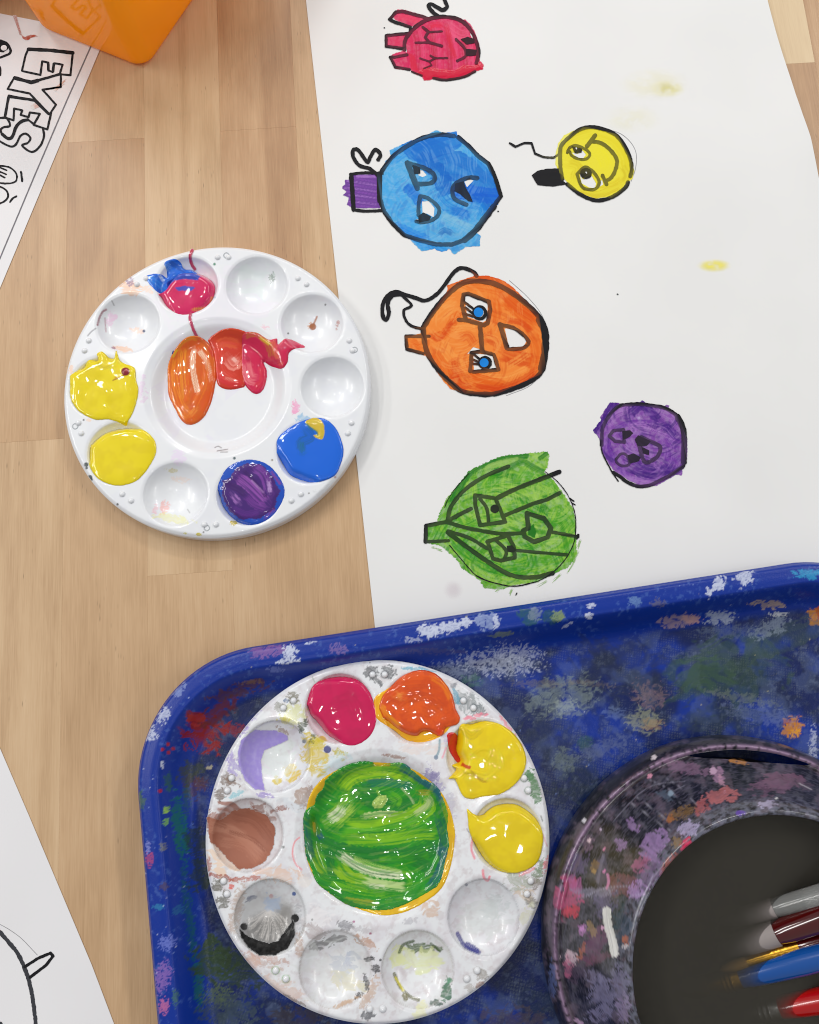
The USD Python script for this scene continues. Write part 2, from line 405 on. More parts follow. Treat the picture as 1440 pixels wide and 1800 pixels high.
paper = thing('paper', 'large white drawing paper with six painted faces, slid partly under the blue tray', 'paper', (0.12, 0.2, 0))
yy = np.linspace(0.55, -0.02, 230)
tl, bl = at(538, 0), at(658, 1090)
xl = tl[0] + (bl[0] - tl[0]) * (yy - tl[1]) / (bl[1] - tl[1])
xr = np.interp(-yy, -EDGE_R[:, 1], EDGE_R[:, 0])
tt = np.r_[np.linspace(0, 0.85, 40), np.linspace(0.86, 1, 30)]
X = xl[:, None] + (xr - xl)[:, None] * tt; Y = np.repeat(yy[:, None], len(tt), 1)
Zt = paper_z(X, Y)
ny, nx = X.shape
top = np.stack([X, Y, Zt], -1).reshape(-1, 3)
F = gridfaces(ny, nx)
# edge loop down to the underside
loop = np.r_[np.arange(nx), (np.arange(ny) * nx + nx - 1)[1:], ((ny - 1) * nx + np.arange(nx))[::-1][1:], (np.arange(ny) * nx)[::-1][1:-1]]
def thick(top, F, loop, t, flip=False):
    n = len(top); low = top[loop] - [0, 0, t]; m = len(loop)
    a = np.arange(m); b = (a + 1) % m
    side = np.vstack([np.stack([loop[a], n + a, n + b], 1), np.stack([loop[a], n + b, loop[b]], 1)])
    return np.vstack([top, low]), np.vstack([F, side])
V, F = thick(top, F[:, ::-1], loop, 0.00022)
put(paper, 'sheet', V, F, M_PAPER)

INK = C('#141418')

def ribbons(lines, polys=(), jit=0.5, seed=0):
    """Pen lines [(points, width, smooth)] and filled shapes joined to flat outlines, in photograph coordinates."""
    sh = []
    for k, l in enumerate(lines):
        pts, w = np.asarray(l[0], float), l[1]
        if len(l) < 3 or l[2]: pts = curve(pts, 5)
        ls = LineString(pts).segmentize(3.0)
        xy = np.array(ls.coords)
        if w > 3:
            wid = w / 2 * (0.88 + 0.24 * vn(np.arange(len(xy)) * 0.35, xy[:, 0] * 0 + k, seed))
            parts = [Polygon(np.vstack([Point(a).buffer(r1, 5).exterior.coords, Point(b).buffer(r2, 5).exterior.coords])).convex_hull if 0 else
                     unary_union([Point(a).buffer(r1, 5), Point(b).buffer(r2, 5)]).convex_hull for a, b, r1, r2 in zip(xy[:-1], xy[1:], wid[:-1], wid[1:])]
            sh.append(unary_union(parts))
        else:
            sh.append(ls.buffer(w / 2, 4))
    for p in polys:
        sh.append(Polygon(p).buffer(0).segmentize(3.0).buffer(0.4))
    g = unary_union(sh).simplify(0.12)
    out = []
    for q in getattr(g, 'geoms', [g]):
        if q.area < 0.5: continue
        q = q.segmentize(4.0)
        fn = lambda c: np.stack([c[:, 0] + (fb(c[:, 0] / 4, c[:, 1] / 4, seed + 1, 2) - 0.5) * 2 * jit, c[:, 1] + (fb(c[:, 0] / 4, c[:, 1] / 4, seed + 2, 2) - 0.5) * 2 * jit], 1)
        q2 = Polygon(fn(np.array(q.exterior.coords)), [fn(np.array(r.coords)) for r in q.interiors]).buffer(0)
        for r in getattr(q2, 'geoms', [q2]):
            if r.area > 0.4: out.append(r)
    return out

def tri(polys, zf):
    Vs, Fs, n = [], [], 0
    for q in polys:
        v, f = trimesh.creation.triangulate_polygon(q, engine='earcut')
        xy = at(v[:, 0], v[:, 1], ZP)
        Vs.append(np.column_stack([xy, zf(xy[:, 0], xy[:, 1])])); Fs.append(f + n); n += len(v)
    V, F = np.vstack(Vs), np.vstack(Fs)
    a = np.cross(V[F[:, 1]] - V[F[:, 0]], V[F[:, 2]] - V[F[:, 0]])[:, 2]
    F[a < 0] = F[a < 0][:, ::-1]
    return V, F

def marks(parent, n, lines, polys=(), label=None, col=INK, under=None, dz=0.00034, seed=0, jit=0.5, mat=None, zf=paper_z, keep=None):
    later = []
    if under is not None and len(lines) and len(polys):
        u2 = under[:5] + (under[5] * 0.25,)
        for k, p in enumerate(polys): marks((None, None), '', [], [p], under=u2, dz=dz + 0.00003, seed=seed + k, jit=jit, col=col, zf=zf, keep=later)
        polys = ()
    V, F = tri(ribbons(lines, polys, seed=seed, jit=jit), lambda x, y: zf(x, y) + dz)
    px, py = topx(V[:, 0], V[:, 1], V[:, 2])
    rgb = np.tile(np.asarray(col, float), (len(V), 1)) * (0.8 + 0.5 * fb(px / 12, py / 12, seed, 3))[:, None]
    if under is not None:
        X0, Y0, r, P, shp, amt = under
        i = np.clip(np.rint((V[:, 1] - Y0) / r).astype(int), 0, shp[0] - 1); j = np.clip(np.rint((V[:, 0] - X0) / r).astype(int), 0, shp[1] - 1)
        k = i * shp[1] + j
        m = (ss(-0.5, 1.0, P.val[k]) * amt * (0.5 + fb(px / 14, py / 14, seed + 4, 3)))[:, None]
        rgb = rgb * (1 - m) + P.rgb[k] * m
    if keep is not None:
        keep.append((V, F, rgb)); return
    for q in later: put(parent, 'filled_shape', q[0], q[1], M_INK, q[2])
    return put(parent, n, V, F, mat or M_INK, rgb)

def canvas(lo, hi, r=0.00036, base=(0.78, 0.775, 0.765)):
    c = np.array([at(a, b, ZP) for a in (lo[0], hi[0]) for b in (lo[1], hi[1])])
    X, Y = grid(c[:, 0].min(), c[:, 0].max(), c[:, 1].min(), c[:, 1].max(), r)
    return X, Y, Paint(*topx(X, Y, ZP), base), r

def hole(P, poly, jit=0.6, seed=0):
    i = P.box(poly.min(0), poly.max(0), 6)
    P.val[i] = np.minimum(P.val[i], -P.sdf(i, poly, jit, 5.0, seed))

def finish(parent, n, cv, mat, label=None, zf=paper_z, dz=0.00012):
    X, Y, P, r = cv
    Zs = zf(X, Y).ravel() + dz + P.h
    V = np.column_stack([X.ravel(), Y.ravel(), Zs])
    V, F, rgb = clip(V, gridfaces(*X.shape), P.val, np.clip(P.rgb, 0, 1) ** 1.13)
    return put(parent, n, V, F, mat, rgb, label=label)

def under(cv, amt): return (cv[0][0, 0], cv[1][0, 0], cv[3], cv[2], cv[0].shape, amt)

# --- pink face with three fingers
z = Zo(660, 0, 6.857)
cv = canvas((668, 5), (862, 150)); P = cv[2]
PK = C('#d01e50')
body = z((375, 600), (370, 490), (420, 420), (520, 300), (640, 235), (780, 200), (900, 200), (1000, 220), (1090, 245), (1150, 300), (1215, 420), (1255, 560), (1258, 740), (1300, 785), (1300, 845), (1250, 860), (1200, 850), (1170, 900), (1050, 930), (960, 965), (830, 975), (720, 945), (640, 975), (590, 972), (550, 910), (500, 905), (440, 860), (400, 830), (375, 700))
for k, q in enumerate((body, z((200, 165), (270, 110), (340, 112), (600, 190), (690, 240), (540, 330), (430, 320), (230, 235)), z((120, 440), (400, 400), (370, 580), (125, 570)), z((175, 690), (210, 650), (350, 600), (420, 700), (410, 850), (240, 830)))):
    P.fill(q, C('#cf2262'), a=0.98, jit=1.2, seed=k, mottled=0.10, mf=9)
for k in range(13):
    x = 420 + k * 62
    P.stroke(z((x, 240 + abs(k - 6) * 22), (x + 40, 560), (x + 30 + k * 4, 880)), z.w(85), [C('#d0205c'), C('#bc1648'), C('#e0527e')][k % 3], a=0.75, br=0.85, seed=k, hh=0.00005)
P.stroke(z((640, 330), (720, 300), (820, 310)), z.w(70), C('#d92550'), a=0.8, seed=40)
P.stroke(z((850, 300), (1010, 420), (1120, 420)), z.w(150), C('#e4688a'), a=0.75, br=0.5, seed=41)
P.stroke(z((860, 320), (900, 520), (960, 720)), z.w(60), C('#cf1c46'), a=0.85, seed=42)
P.stroke(z((260, 200), (420, 220), (560, 280)), z.w(80), C('#e8486c'), a=0.7, seed=43)
P.stroke(z((200, 500), (330, 490)), z.w(110), C('#d84068'), a=0.8, seed=44)
P.fill(z((480, 880), (600, 800), (760, 830), (950, 850), (1060, 790), (1200, 800), (1250, 740), (1300, 790), (1300, 845), (1250, 862), (1180, 880), (1060, 925), (900, 960), (720, 945), (640, 975), (590, 970), (550, 915)), C('#cc1c44'), a=0.9, soft=2, jit=2, seed=5, hh=0.00018)
P.fill(z((400, 640), (470, 660), (520, 860), (430, 840)), C('#d02048'), a=0.8, soft=2, jit=2, seed=6)
hole(P, z((200, 225), (235, 235), (330, 285), (300, 285)), 0.3)
hole(P, z((1130, 390), (1165, 430), (1190, 480), (1160, 460)), 0.3)
pk = finish(paper, 'painted_face', cv, M_GLOSSY, 'pink painted round face with three fingers and a squiggle')
marks(pk, 'marker_outline', [
    (z((350, 600), (355, 500), (420, 390), (520, 300), (640, 235), (780, 207), (900, 215), (1010, 245), (1100, 310), (1180, 420), (1225, 540), (1245, 650), (1215, 770)), z.w(46)),
    (z((700, 945), (830, 970), (980, 955), (1100, 925), (1200, 870)), z.w(34)), (z((440, 865), (500, 890), (560, 915)), z.w(24)),
    (z((650, 235), (560, 200), (330, 137), (250, 145), (170, 235), (240, 268), (420, 325), (425, 390)), z.w(40), False),
    (z((400, 403), (250, 415), (130, 430), (130, 560), (240, 572), (350, 590)), z.w(38), False),
    (z((380, 660), (230, 690), (180, 690), (240, 810), (410, 838)), z.w(36), False),
    (z((570, 330), (640, 385), (600, 450), (650, 515), (800, 560)), z.w(34), False), (z((640, 390), (800, 383)), z.w(26), False), (z((485, 515), (650, 515)), z.w(28), False),
    (z((540, 705), (650, 745), (720, 705), (865, 705)), z.w(24), False), (z((665, 675), (720, 705)), z.w(26), False), (z((650, 745), (680, 790), (585, 828)), z.w(20), False),
    (z((970, 480), (1060, 570), (1090, 650), (1070, 700), (985, 742)), z.w(34)), (z((820, -30), (845, 40), (865, 90), (810, 128), (740, 92), (670, 55), (640, 80), (690, 150), (765, 205)), z.w(46)),
    (z((105, 335), (110, 336)), z.w(14), False)],
    [z((1030, 480), (1110, 455), (1195, 480), (1190, 525), (1100, 545)), z((1090, 600), (1220, 610), (1215, 675), (1100, 685))], under=under(cv, 0.17), seed=1)

# --- blue face with a purple cap
z = Zo(590, 220, 4.8)
cv = canvas((596, 222), (890, 452)); P = cv[2]
P.fill(z((385, 640), (385, 480), (400, 400), (420, 300), (470, 270), (455, 210), (640, 130), (660, 135), (780, 80), (850, 45), (910, 75), (1020, 58), (1030, 100), (1120, 180), (1200, 260), (1290, 330), (1340, 430), (1390, 560), (1385, 620), (1370, 672), (1325, 675), (1290, 760), (1200, 860), (1160, 900), (1225, 930), (1215, 1025), (1100, 1030), (1000, 1095), (960, 1050), (900, 1075), (830, 1045), (780, 1058), (720, 1062), (640, 980), (540, 900), (450, 810), (400, 700)), C('#4cabe0'), a=0.94, jit=1.5, seed=11, mottled=0.12)
for k, (q, w, c, a, br) in enumerate([
        (((430, 420), (520, 640), (700, 880), (900, 980)), 150, '#5fb0e6', .7, .8), (((470, 300), (600, 200), (800, 110)), 110, '#3f9ae0', .7, .5),
        (((720, 230), (850, 180), (1000, 130)), 170, '#127ad0', .9, .25), (((700, 180), (900, 300), (1150, 420), (1330, 600)), 260, '#0a78cc', .85, .2),
        (((760, 300), (860, 400), (920, 520)), 150, '#0a74c8', .9, .25), (((1050, 560), (1200, 590), (1360, 600)), 130, '#0f6cd2', .9, .3), (((620, 540), (680, 600), (700, 640)), 90, '#1878d4', .8, .3),
        (((1080, 180), (1200, 290), (1290, 380)), 60, '#58aae6', .6, .5), (((850, 560), (960, 680), (1150, 760)), 120, '#2f8ad6', .7, .6),
        (((880, 760), (1000, 820), (1160, 890)), 90, '#8cc0dc', .8, .8), (((760, 870), (900, 930), (1100, 950)), 110, '#7ab4d8', .7, .8), (((520, 860), (640, 920), (760, 970)), 90, '#1f84dc', .8, .4),
        (((870, 930), (920, 890), (990, 920)), 50, '#1c6cb8', .7, .5), (((960, 720), (1080, 740), (1100, 800)), 70, '#1f78d0', .7, .5), (((480, 420), (560, 380), (600, 450)), 70, '#78bde8', .6, .8),
        (((820, 390), (860, 460)), 70, '#78bcd8', .5, .6), (((680, 990), (800, 1030), (960, 1060)), 60, '#3f9ce2', .8, .5), (((1180, 1000), (1215, 960)), 60, '#7fc0e6', .6, .8),
        (((700, 560), (800, 560), (860, 560)), 90, '#66aedd', .5, .8), (((1130, 660), (1240, 700), (1230, 780)), 80, '#2a86d8', .7, .6)]):
    P.stroke(z(*q), z.w(w), C(c), a=a, br=br, seed=60 + k, hh=0.00004)
P.streaks((700, 300), 160, C('#a4d2f0'), 0.22, 3.2, 5); P.streaks((800, 400), 130, C('#0c62c0'), 0.25, 4.0, 8)
for q in (((690, 375), (735, 385), (770, 425), (735, 440), (700, 425)), ((728, 645), (785, 640), (835, 700), (828, 780), (770, 745), (735, 750)), ((675, 800), (690, 790), (720, 825), (690, 825)),
          ((1085, 480), (1130, 458), (1165, 470), (1108, 528)), ((1325, 682), (1295, 765), (1205, 858), (1190, 852), (1260, 755), (1300, 690))):
    hole(P, z(*q), 0.4)
bl_ = finish(paper, 'painted_face', cv, M_GLOSSY, 'blue painted round face with slanted eyes and a purple cap')
marks(bl_, 'marker_outline', [
    (z((372, 420), (430, 330), (500, 250), (620, 170), (740, 110), (880, 85), (1000, 100)), z.w(36)),
    (z((1035, 110), (1130, 190), (1200, 265), (1290, 330), (1345, 440), (1395, 600), (1330, 690), (1250, 800), (1180, 890), (1090, 970), (980, 1010), (850, 1008), (700, 970), (580, 930), (480, 830), (410, 730), (372, 620), (375, 420)), z.w(36), False),
    (z((1335, 690), (1250, 800), (1180, 890), (1090, 970)), z.w(52)),
    (z((605, 320), (690, 535)), z.w(46), False), (z((600, 320), (760, 370), (835, 430), (810, 490), (680, 500)), z.w(36)),
    (z((720, 600), (790, 625), (870, 700), (860, 770), (790, 812), (720, 822), (680, 812)), z.w(30)), (z((715, 600), (700, 680), (700, 760)), z.w(32)),
    (z((1195, 450), (1110, 450), (1010, 500), (985, 560), (1010, 630), (1105, 675)), z.w(34)),
    (z((125, 415), (250, 402), (395, 410)), z.w(24)), (z((132, 420), (152, 712)), z.w(38), False), (z((145, 715), (250, 725), (405, 720)), z.w(26)), (z((365, 410), (372, 640)), z.w(38), False),
    (z((360, 292), (378, 250), (350, 212), (325, 215), (290, 275), (265, 310), (195, 215), (150, 210), (150, 270), (200, 340), (290, 370), (365, 430)), z.w(32))],
    [z((650, 340), (712, 362), (712, 410), (665, 415)), z((700, 770), (740, 740), (805, 775), (790, 805), (705, 825)), z((1010, 500), (1080, 480), (1095, 530), (1135, 600), (1155, 650), (1120, 645), (1050, 585), (1005, 560))], under=under(cv, 0.21), seed=2)
cv = canvas((598, 295), (676, 378)); P = cv[2]
P.fill(z((58, 515), (80, 500), (78, 462), (110, 460), (122, 420), (360, 412), (378, 700), (150, 702), (95, 672), (112, 612), (60, 592), (92, 560), (55, 532)), C('#6b2f96'), a=0.96, jit=0.8, seed=21)
for k in range(9):
    P.stroke(z((70 + 18 * (k % 3), 440 + k * 30), (200, 455 + k * 28), (350, 480 + k * 27)), z.w(16), C('#b183cc') if k % 2 else C('#9257b6'), a=0.85, br=0.9, seed=90 + k, fade=0.4)
P.stroke(z((170, 430), (340, 435)), z.w(20), C('#b688d0'), a=0.9, seed=99)
finish(bl_, 'purple_cap', cv, M_DRY)

# --- yellow face
z = Zo(880, 200, 5.538)
cv = canvas((890, 205), (1130, 365)); P = cv[2]
P.fill(z((535, 500), (535, 400), (560, 290), (620, 210), (720, 160), (800, 140), (900, 130), (1010, 160), (1130, 220), (1220, 330), (1270, 430), (1290, 510), (1300, 560), (1285, 640), (1230, 670), (1170, 760), (1060, 810), (930, 830), (830, 800), (740, 760), (690, 745), (640, 660), (580, 600)), C('#ece22a'), a=0.95, jit=0.8, seed=31)
P.fill(z((535, 500), (535, 400), (560, 290), (620, 210), (720, 160), (700, 210), (610, 300), (580, 400), (580, 520)), C('#f1ee92'), a=0.8, soft=3, jit=1, seed=33)
for k, (q, w, c) in enumerate([(((640, 400), (700, 240), (900, 170)), 110, '#e2d400'), (((900, 180), (1100, 260), (1220, 420), (1240, 560)), 120, '#e6d800'), (((640, 480), (750, 520), (720, 660)), 100, '#dccb00'), (((900, 330), (1000, 420), (1040, 540)), 130, '#efe650'), (((760, 770), (950, 790), (1160, 700)), 70, '#d9c200'), (((1180, 500), (1230, 600), (1190, 680)), 80, '#d8c600'), (((950, 700), (1080, 690), (1180, 640)), 60, '#e0cc00')]):
    P.stroke(z(*q), z.w(w), C(c), a=0.7, br=0.7, seed=120 + k, hh=0.00004)
for q in (((692, 375), (750, 392), (800, 358), (832, 400), (800, 438), (740, 428)), ((765, 575), (800, 640), (885, 605), (930, 680), (918, 728), (860, 720), (790, 680)), ((960, 690), (985, 640), (1000, 690), (960, 715))):
    hole(P, z(*q), 0.3)
ye = finish(paper, 'painted_face', cv, M_DRY, 'small yellow painted smiling face')
marks(ye, 'marker_outline', [
    (z((600, 640), (582, 520), (580, 400), (592, 310), (680, 220), (780, 150), (890, 132), (1020, 160), (1130, 220), (1210, 330), (1262, 450), (1275, 550), (1262, 612)), z.w(38)),
    (z((650, 690), (760, 780), (880, 838), (990, 845), (1110, 800), (1215, 720), (1240, 670)), z.w(38)),
    (z((890, 272), (980, 290), (1070, 360), (1130, 450), (1120, 540), (1080, 620), (1020, 662)), z.w(36)), (z((920, 212), (842, 318)), z.w(40), False), (z((992, 605), (1030, 690)), z.w(36), False),
    (z((650, 380), (670, 335), (730, 310), (820, 345), (868, 392), (840, 440), (770, 446), (695, 412), (672, 370)), z.w(26)),
    (z((745, 590), (820, 522), (900, 568), (958, 660), (930, 730), (860, 742), (790, 712), (745, 600)), z.w(30)),
    (z((90, 292), (145, 325), (230, 288), (302, 290), (335, 390), (420, 425), (515, 430), (575, 390)), z.w(22), False)],
    [z((695, 320), (790, 345), (785, 380), (725, 388)), np.array([z.ox + (830 + 56 * np.cos(np.linspace(0, 6.28, 14, endpoint=False))) / z.k, z.oy + (585 + 52 * np.sin(np.linspace(0, 6.28, 14, endpoint=False))) / z.k]).T,
    ], under=under(cv, 0.21), seed=3)
marks(ye, 'black_stem', [], [z((305, 600), (360, 560), (440, 540), (570, 535), (600, 650), (640, 690), (510, 710), (360, 695))], dz=0.0003, seed=33)
GREY = C('#8d8d90')
marks(ye, 'pencil_circle', [(z((1030, 150), (1170, 200), (1270, 290), (1320, 400), (1312, 540), (1270, 660)), 0.9)], col=GREY, dz=0.0001, seed=4, jit=0.1)
for q in (z((735, 338), (738, 345)), z((830, 575), (836, 582))): marks(ye, 'eye_glint', [(q, 2.2, False)], col=(0.75, 0.75, 0.75), dz=0.00045, jit=0.2)

# --- orange face
z = Zo(640, 440, 3.6)
cv = canvas((700, 470), (975, 705)); P = cv[2]
P.fill(z((372, 500), (400, 430), (480, 330), (530, 250), (525, 225), (640, 180), (700, 162), (780, 158), (880, 188), (945, 235), (1000, 290), (1100, 420), (1150, 500), (1162, 590), (1140, 720), (1100, 800), (980, 870), (850, 910), (720, 918), (620, 900), (550, 882), (500, 830), (440, 740), (390, 670), (300, 640), (272, 622), (255, 545), (372, 525)), C('#ef9040'), a=0.95, jit=1.0, seed=41)
OR, OR2, OR3 = C('#e0680f'), C('#d45008'), C('#f5ad68')
for k, (q, w, c, a, br) in enumerate([
        (((540, 230), (700, 175), (850, 185), (1000, 290)), 50, OR2, .8, .3), (((640, 220), (760, 230), (880, 260)), 60, OR, .5, .7), (((860, 260), (960, 350), (1090, 440)), 60, OR2, .7, .5), (((880, 300), (1020, 420), (1100, 480)), 90, OR, .7, .6),
        (((820, 280), (830, 420), (800, 480)), 80, OR, .6, .6), (((430, 560), (520, 520), (600, 380)), 60, OR, .7, .7), (((450, 440), (520, 380), (600, 330)), 90, OR3, .6, .8), (((420, 540), (480, 560), (560, 450)), 30, OR2, .7, .4),
        (((540, 500), (660, 480), (720, 500)), 50, OR3, .7, .7), (((600, 560), (660, 540), (700, 600)), 60, OR2, .5, .8), (((480, 580), (540, 680), (640, 760)), 100, OR3, .6, .85), (((440, 640), (520, 760), (600, 840)), 70, OR, .7, .6),
        (((560, 770), (600, 850), (680, 880)), 60, OR2, .8, .4), (((640, 780), (740, 830), (900, 860)), 90, OR, .8, .5), (((700, 870), (860, 880), (1000, 830), (1100, 760)), 60, OR2, .8, .4), (((860, 640), (960, 680), (1080, 700)), 100, OR2, .7, .5),
        (((1060, 520), (1090, 640), (1070, 760)), 80, OR, .6, .7), (((780, 500), (800, 560), (860, 600)), 60, OR2, .5, .7), (((780, 800), (900, 800), (1040, 740)), 40, OR3, .7, .8), (((900, 740), (980, 690), (1050, 640)), 50, OR3, .6, .8),
        (((760, 540), (830, 560), (850, 620)), 40, OR3, .6, .8), (((600, 700), (560, 720), (620, 800)), 50, OR2, .7, .6), (((900, 440), (1000, 460), (1060, 520)), 40, OR2, .7, .4), (((290, 590), (370, 610)), 60, OR, .7, .5)]):
    P.stroke(z(*q), z.w(w), c, a=a, br=br, seed=160 + k, hh=0.00006)
P.streaks((850, 640), 110, C('#cc4e08'), 0.35, 3.4, 5); P.streaks((800, 560), 120, C('#f8b878'), 0.3, 3.2, 8)
for q in (((632, 290), (660, 285), (785, 332), (778, 440), (752, 455), (655, 420)), ((692, 652), (825, 662), (860, 752), (695, 768)), ((890, 492), (960, 500), (1035, 562), (1008, 612), (920, 622)), ((690, 612), (760, 630), (690, 640), (650, 660))):
    hole(P, z(*q), 0.4)
og = finish(paper, 'painted_face', cv, M_GLOSSY, 'orange painted round face with blue irises and a curly black tail')
cir = lambda cx, cy, r, n=16: np.array([z.ox + (cx + r * np.cos(np.linspace(0, 6.2832, n, endpoint=False))) / z.k, z.oy + (cy + r * np.sin(np.linspace(0, 6.2832, n, endpoint=False))) / z.k]).T
loop_ = lambda cx, cy, r: np.vstack([cir(cx, cy, r), cir(cx, cy, r)[:1]])
marks(og, 'marker_outline', [
    (z((375, 490), (430, 400), (530, 280), (640, 202), (780, 200), (880, 235), (980, 300), (1080, 390), (1140, 480), (1150, 600), (1125, 760), (1050, 830), (930, 880), (800, 912), (640, 900), (560, 850), (470, 760), (400, 650), (378, 540), (375, 490)), z.w(32)),
    (z((1110, 440), (1145, 520), (1145, 640), (1125, 750)), z.w(46)),
    (z((600, 440), (645, 440), (620, 350), (630, 280), (660, 275), (790, 325), (800, 370), (782, 460), (760, 472), (640, 440)), z.w(26), False),
    (loop_(732, 395, 38), z.w(20)), (z((632, 325), (695, 372)), z.w(16), False), (z((640, 362), (690, 400)), z.w(16), False), (z((640, 402), (690, 418)), z.w(16), False),
    (z((735, 480), (748, 640)), z.w(30), False),
    (z((672, 765), (680, 650), (740, 638), (822, 660), (852, 755), (690, 770)), z.w(24), False), (loop_(765, 712, 34), z.w(20)), (z((690, 655), (735, 692)), z.w(15), False), (z((680, 688), (728, 708)), z.w(15), False), (z((690, 718), (735, 722)), z.w(15), False),
    (z((860, 468), (905, 615)), z.w(30), False), (z((860, 468), (960, 498), (1040, 575), (1005, 618), (915, 625)), z.w(24)),
    (z((412, 545), (265, 545), (272, 628), (375, 655)), z.w(22), False),
    (z((712, 160), (690, 135), (620, 113), (570, 140), (510, 220), (460, 280), (390, 320), (330, 305), (250, 280), (200, 265), (150, 290), (118, 350), (120, 420), (140, 442), (158, 400), (150, 340), (180, 290), (240, 282)), z.w(25)),
    (z((240, 288), (300, 350), (252, 382), (262, 440), (300, 480), (375, 502)), z.w(18))], [], under=under(cv, 0.21), seed=5)
for q in (cir(725, 392, 29), cir(760, 712, 27)): marks(og, 'blue_iris', [], [q], col=C('#2a7fd0'), dz=0.0004, seed=6, jit=0.2)
marks(og, 'pencil_circle', [(z((920, 190), (1040, 300), (1130, 420), (1165, 560), (1150, 720), (1060, 850), (900, 920)), 0.9)], col=GREY, dz=0.0001, jit=0.1)

# --- purple face
z = Zo(1020, 690, 6.857)
cv = canvas((1038, 698), (1216, 866)); P = cv[2]
P.fill(z((250, 620), (230, 560), (150, 460), (250, 330), (240, 300), (310, 190), (360, 122), (420, 122), (540, 150), (690, 140), (745, 92), (800, 130), (900, 160), (1010, 190), (1030, 150), (1072, 150), (1065, 210), (1180, 290), (1250, 420), (1290, 560), (1290, 800), (1240, 900), (1225, 1000), (1150, 995), (1050, 1055), (920, 1125), (780, 1142), (620, 1090), (540, 1030), (430, 960), (370, 905), (290, 780), (250, 700)), C('#8448a6'), a=0.95, jit=1.4, seed=51, mottled=0.15)
D1, D2, D3 = C('#4b2686'), C('#6e3aa0'), C('#b58acb')
for k, (q, w, c, a, br) in enumerate([
        (((200, 450), (300, 330), (400, 150)), 110, D1, .9, .3), (((300, 420), (420, 260), (620, 190)), 120, D3, .7, .95), (((420, 450), (560, 380), (760, 360), (960, 380)), 70, D2, .7, .5), (((600, 270), (740, 150), (840, 230), (960, 340)), 110, D1, .85, .35),
        (((560, 430), (760, 410), (960, 460), (1180, 560)), 110, D3, .8, .95), (((960, 440), (1060, 400), (1100, 480), (1180, 540)), 100, D1, .85, .4), (((960, 220), (1100, 300), (1180, 420)), 100, D3, .5, .9), (((1000, 560), (1150, 620), (1220, 640)), 140, D2, .7, .8),
        (((300, 560), (340, 720), (420, 860)), 110, D2, .8, .6), (((560, 560), (620, 680), (700, 720)), 120, D3, .5, .9), (((620, 860), (800, 960), (1000, 980)), 190, D1, .8, .5), (((960, 860), (1080, 940), (1180, 880)), 160, D1, .8, .4), (((820, 830), (900, 880), (960, 940)), 40, D3, .7, .7),
        (((480, 960), (640, 1060), (860, 1080)), 80, D3, .6, .9), (((1000, 700), (1120, 800), (1200, 760)), 120, D2, .7, .6), (((440, 880), (520, 960), (600, 1000)), 60, D2, .8, .5), (((690, 290), (720, 330)), 40, C('#cdb8e2'), .8, .4)]):
    P.stroke(z(*q), z.w(w), c, a=a, br=br, seed=210 + k, hh=0.00006, fine=0.05)
P.streaks((1130, 800), 90, C('#a880c4'), 0.5, 3.2, 5); P.streaks((1150, 720), 120, C('#43207c'), 0.55, 3.4, 8)
hole(P, z((370, 905), (420, 960), (405, 975), (395, 960)), 0.2); hole(P, z((560, 1050), (680, 1100), (620, 1095)), 0.2)
pu = finish(paper, 'painted_face', cv, M_GLOSSY, 'small purple painted face with round eyes and open mouth')
marks(pu, 'marker_outline', [
    (z((255, 640), (258, 560), (270, 430), (340, 290), (460, 170), (600, 145), (720, 140), (880, 160), (1020, 190), (1150, 270), (1220, 370), (1250, 500), (1252, 850), (1180, 930), (1080, 1000), (960, 1060), (830, 1120), (700, 1130), (570, 1085), (480, 1015), (400, 970)), z.w(44)),
    (z((1170, 290), (1225, 400), (1250, 520), (1250, 840)), z.w(70)), (z((250, 650), (270, 745), (370, 940), (455, 1070)), z.w(18)),
    (z((350, 520), (400, 460), (520, 450), (530, 600), (420, 590), (350, 530)), z.w(38), False), (z((430, 810), (490, 740), (560, 760), (590, 865), (500, 885), (435, 840), (432, 800)), z.w(30)),
    (z((690, 560), (770, 828), (880, 810), (950, 740), (960, 650), (850, 590), (740, 540)), z.w(46))],
    [z((510, 470), (600, 458), (632, 490), (600, 530), (520, 570)), z((570, 760), (640, 738), (725, 780), (705, 825), (600, 855)), z((660, 570), (700, 520), (850, 590), (800, 640), (740, 650), (690, 640)), z((740, 660), (830, 700), (825, 752), (760, 735))], under=under(cv, 0.23), seed=7)

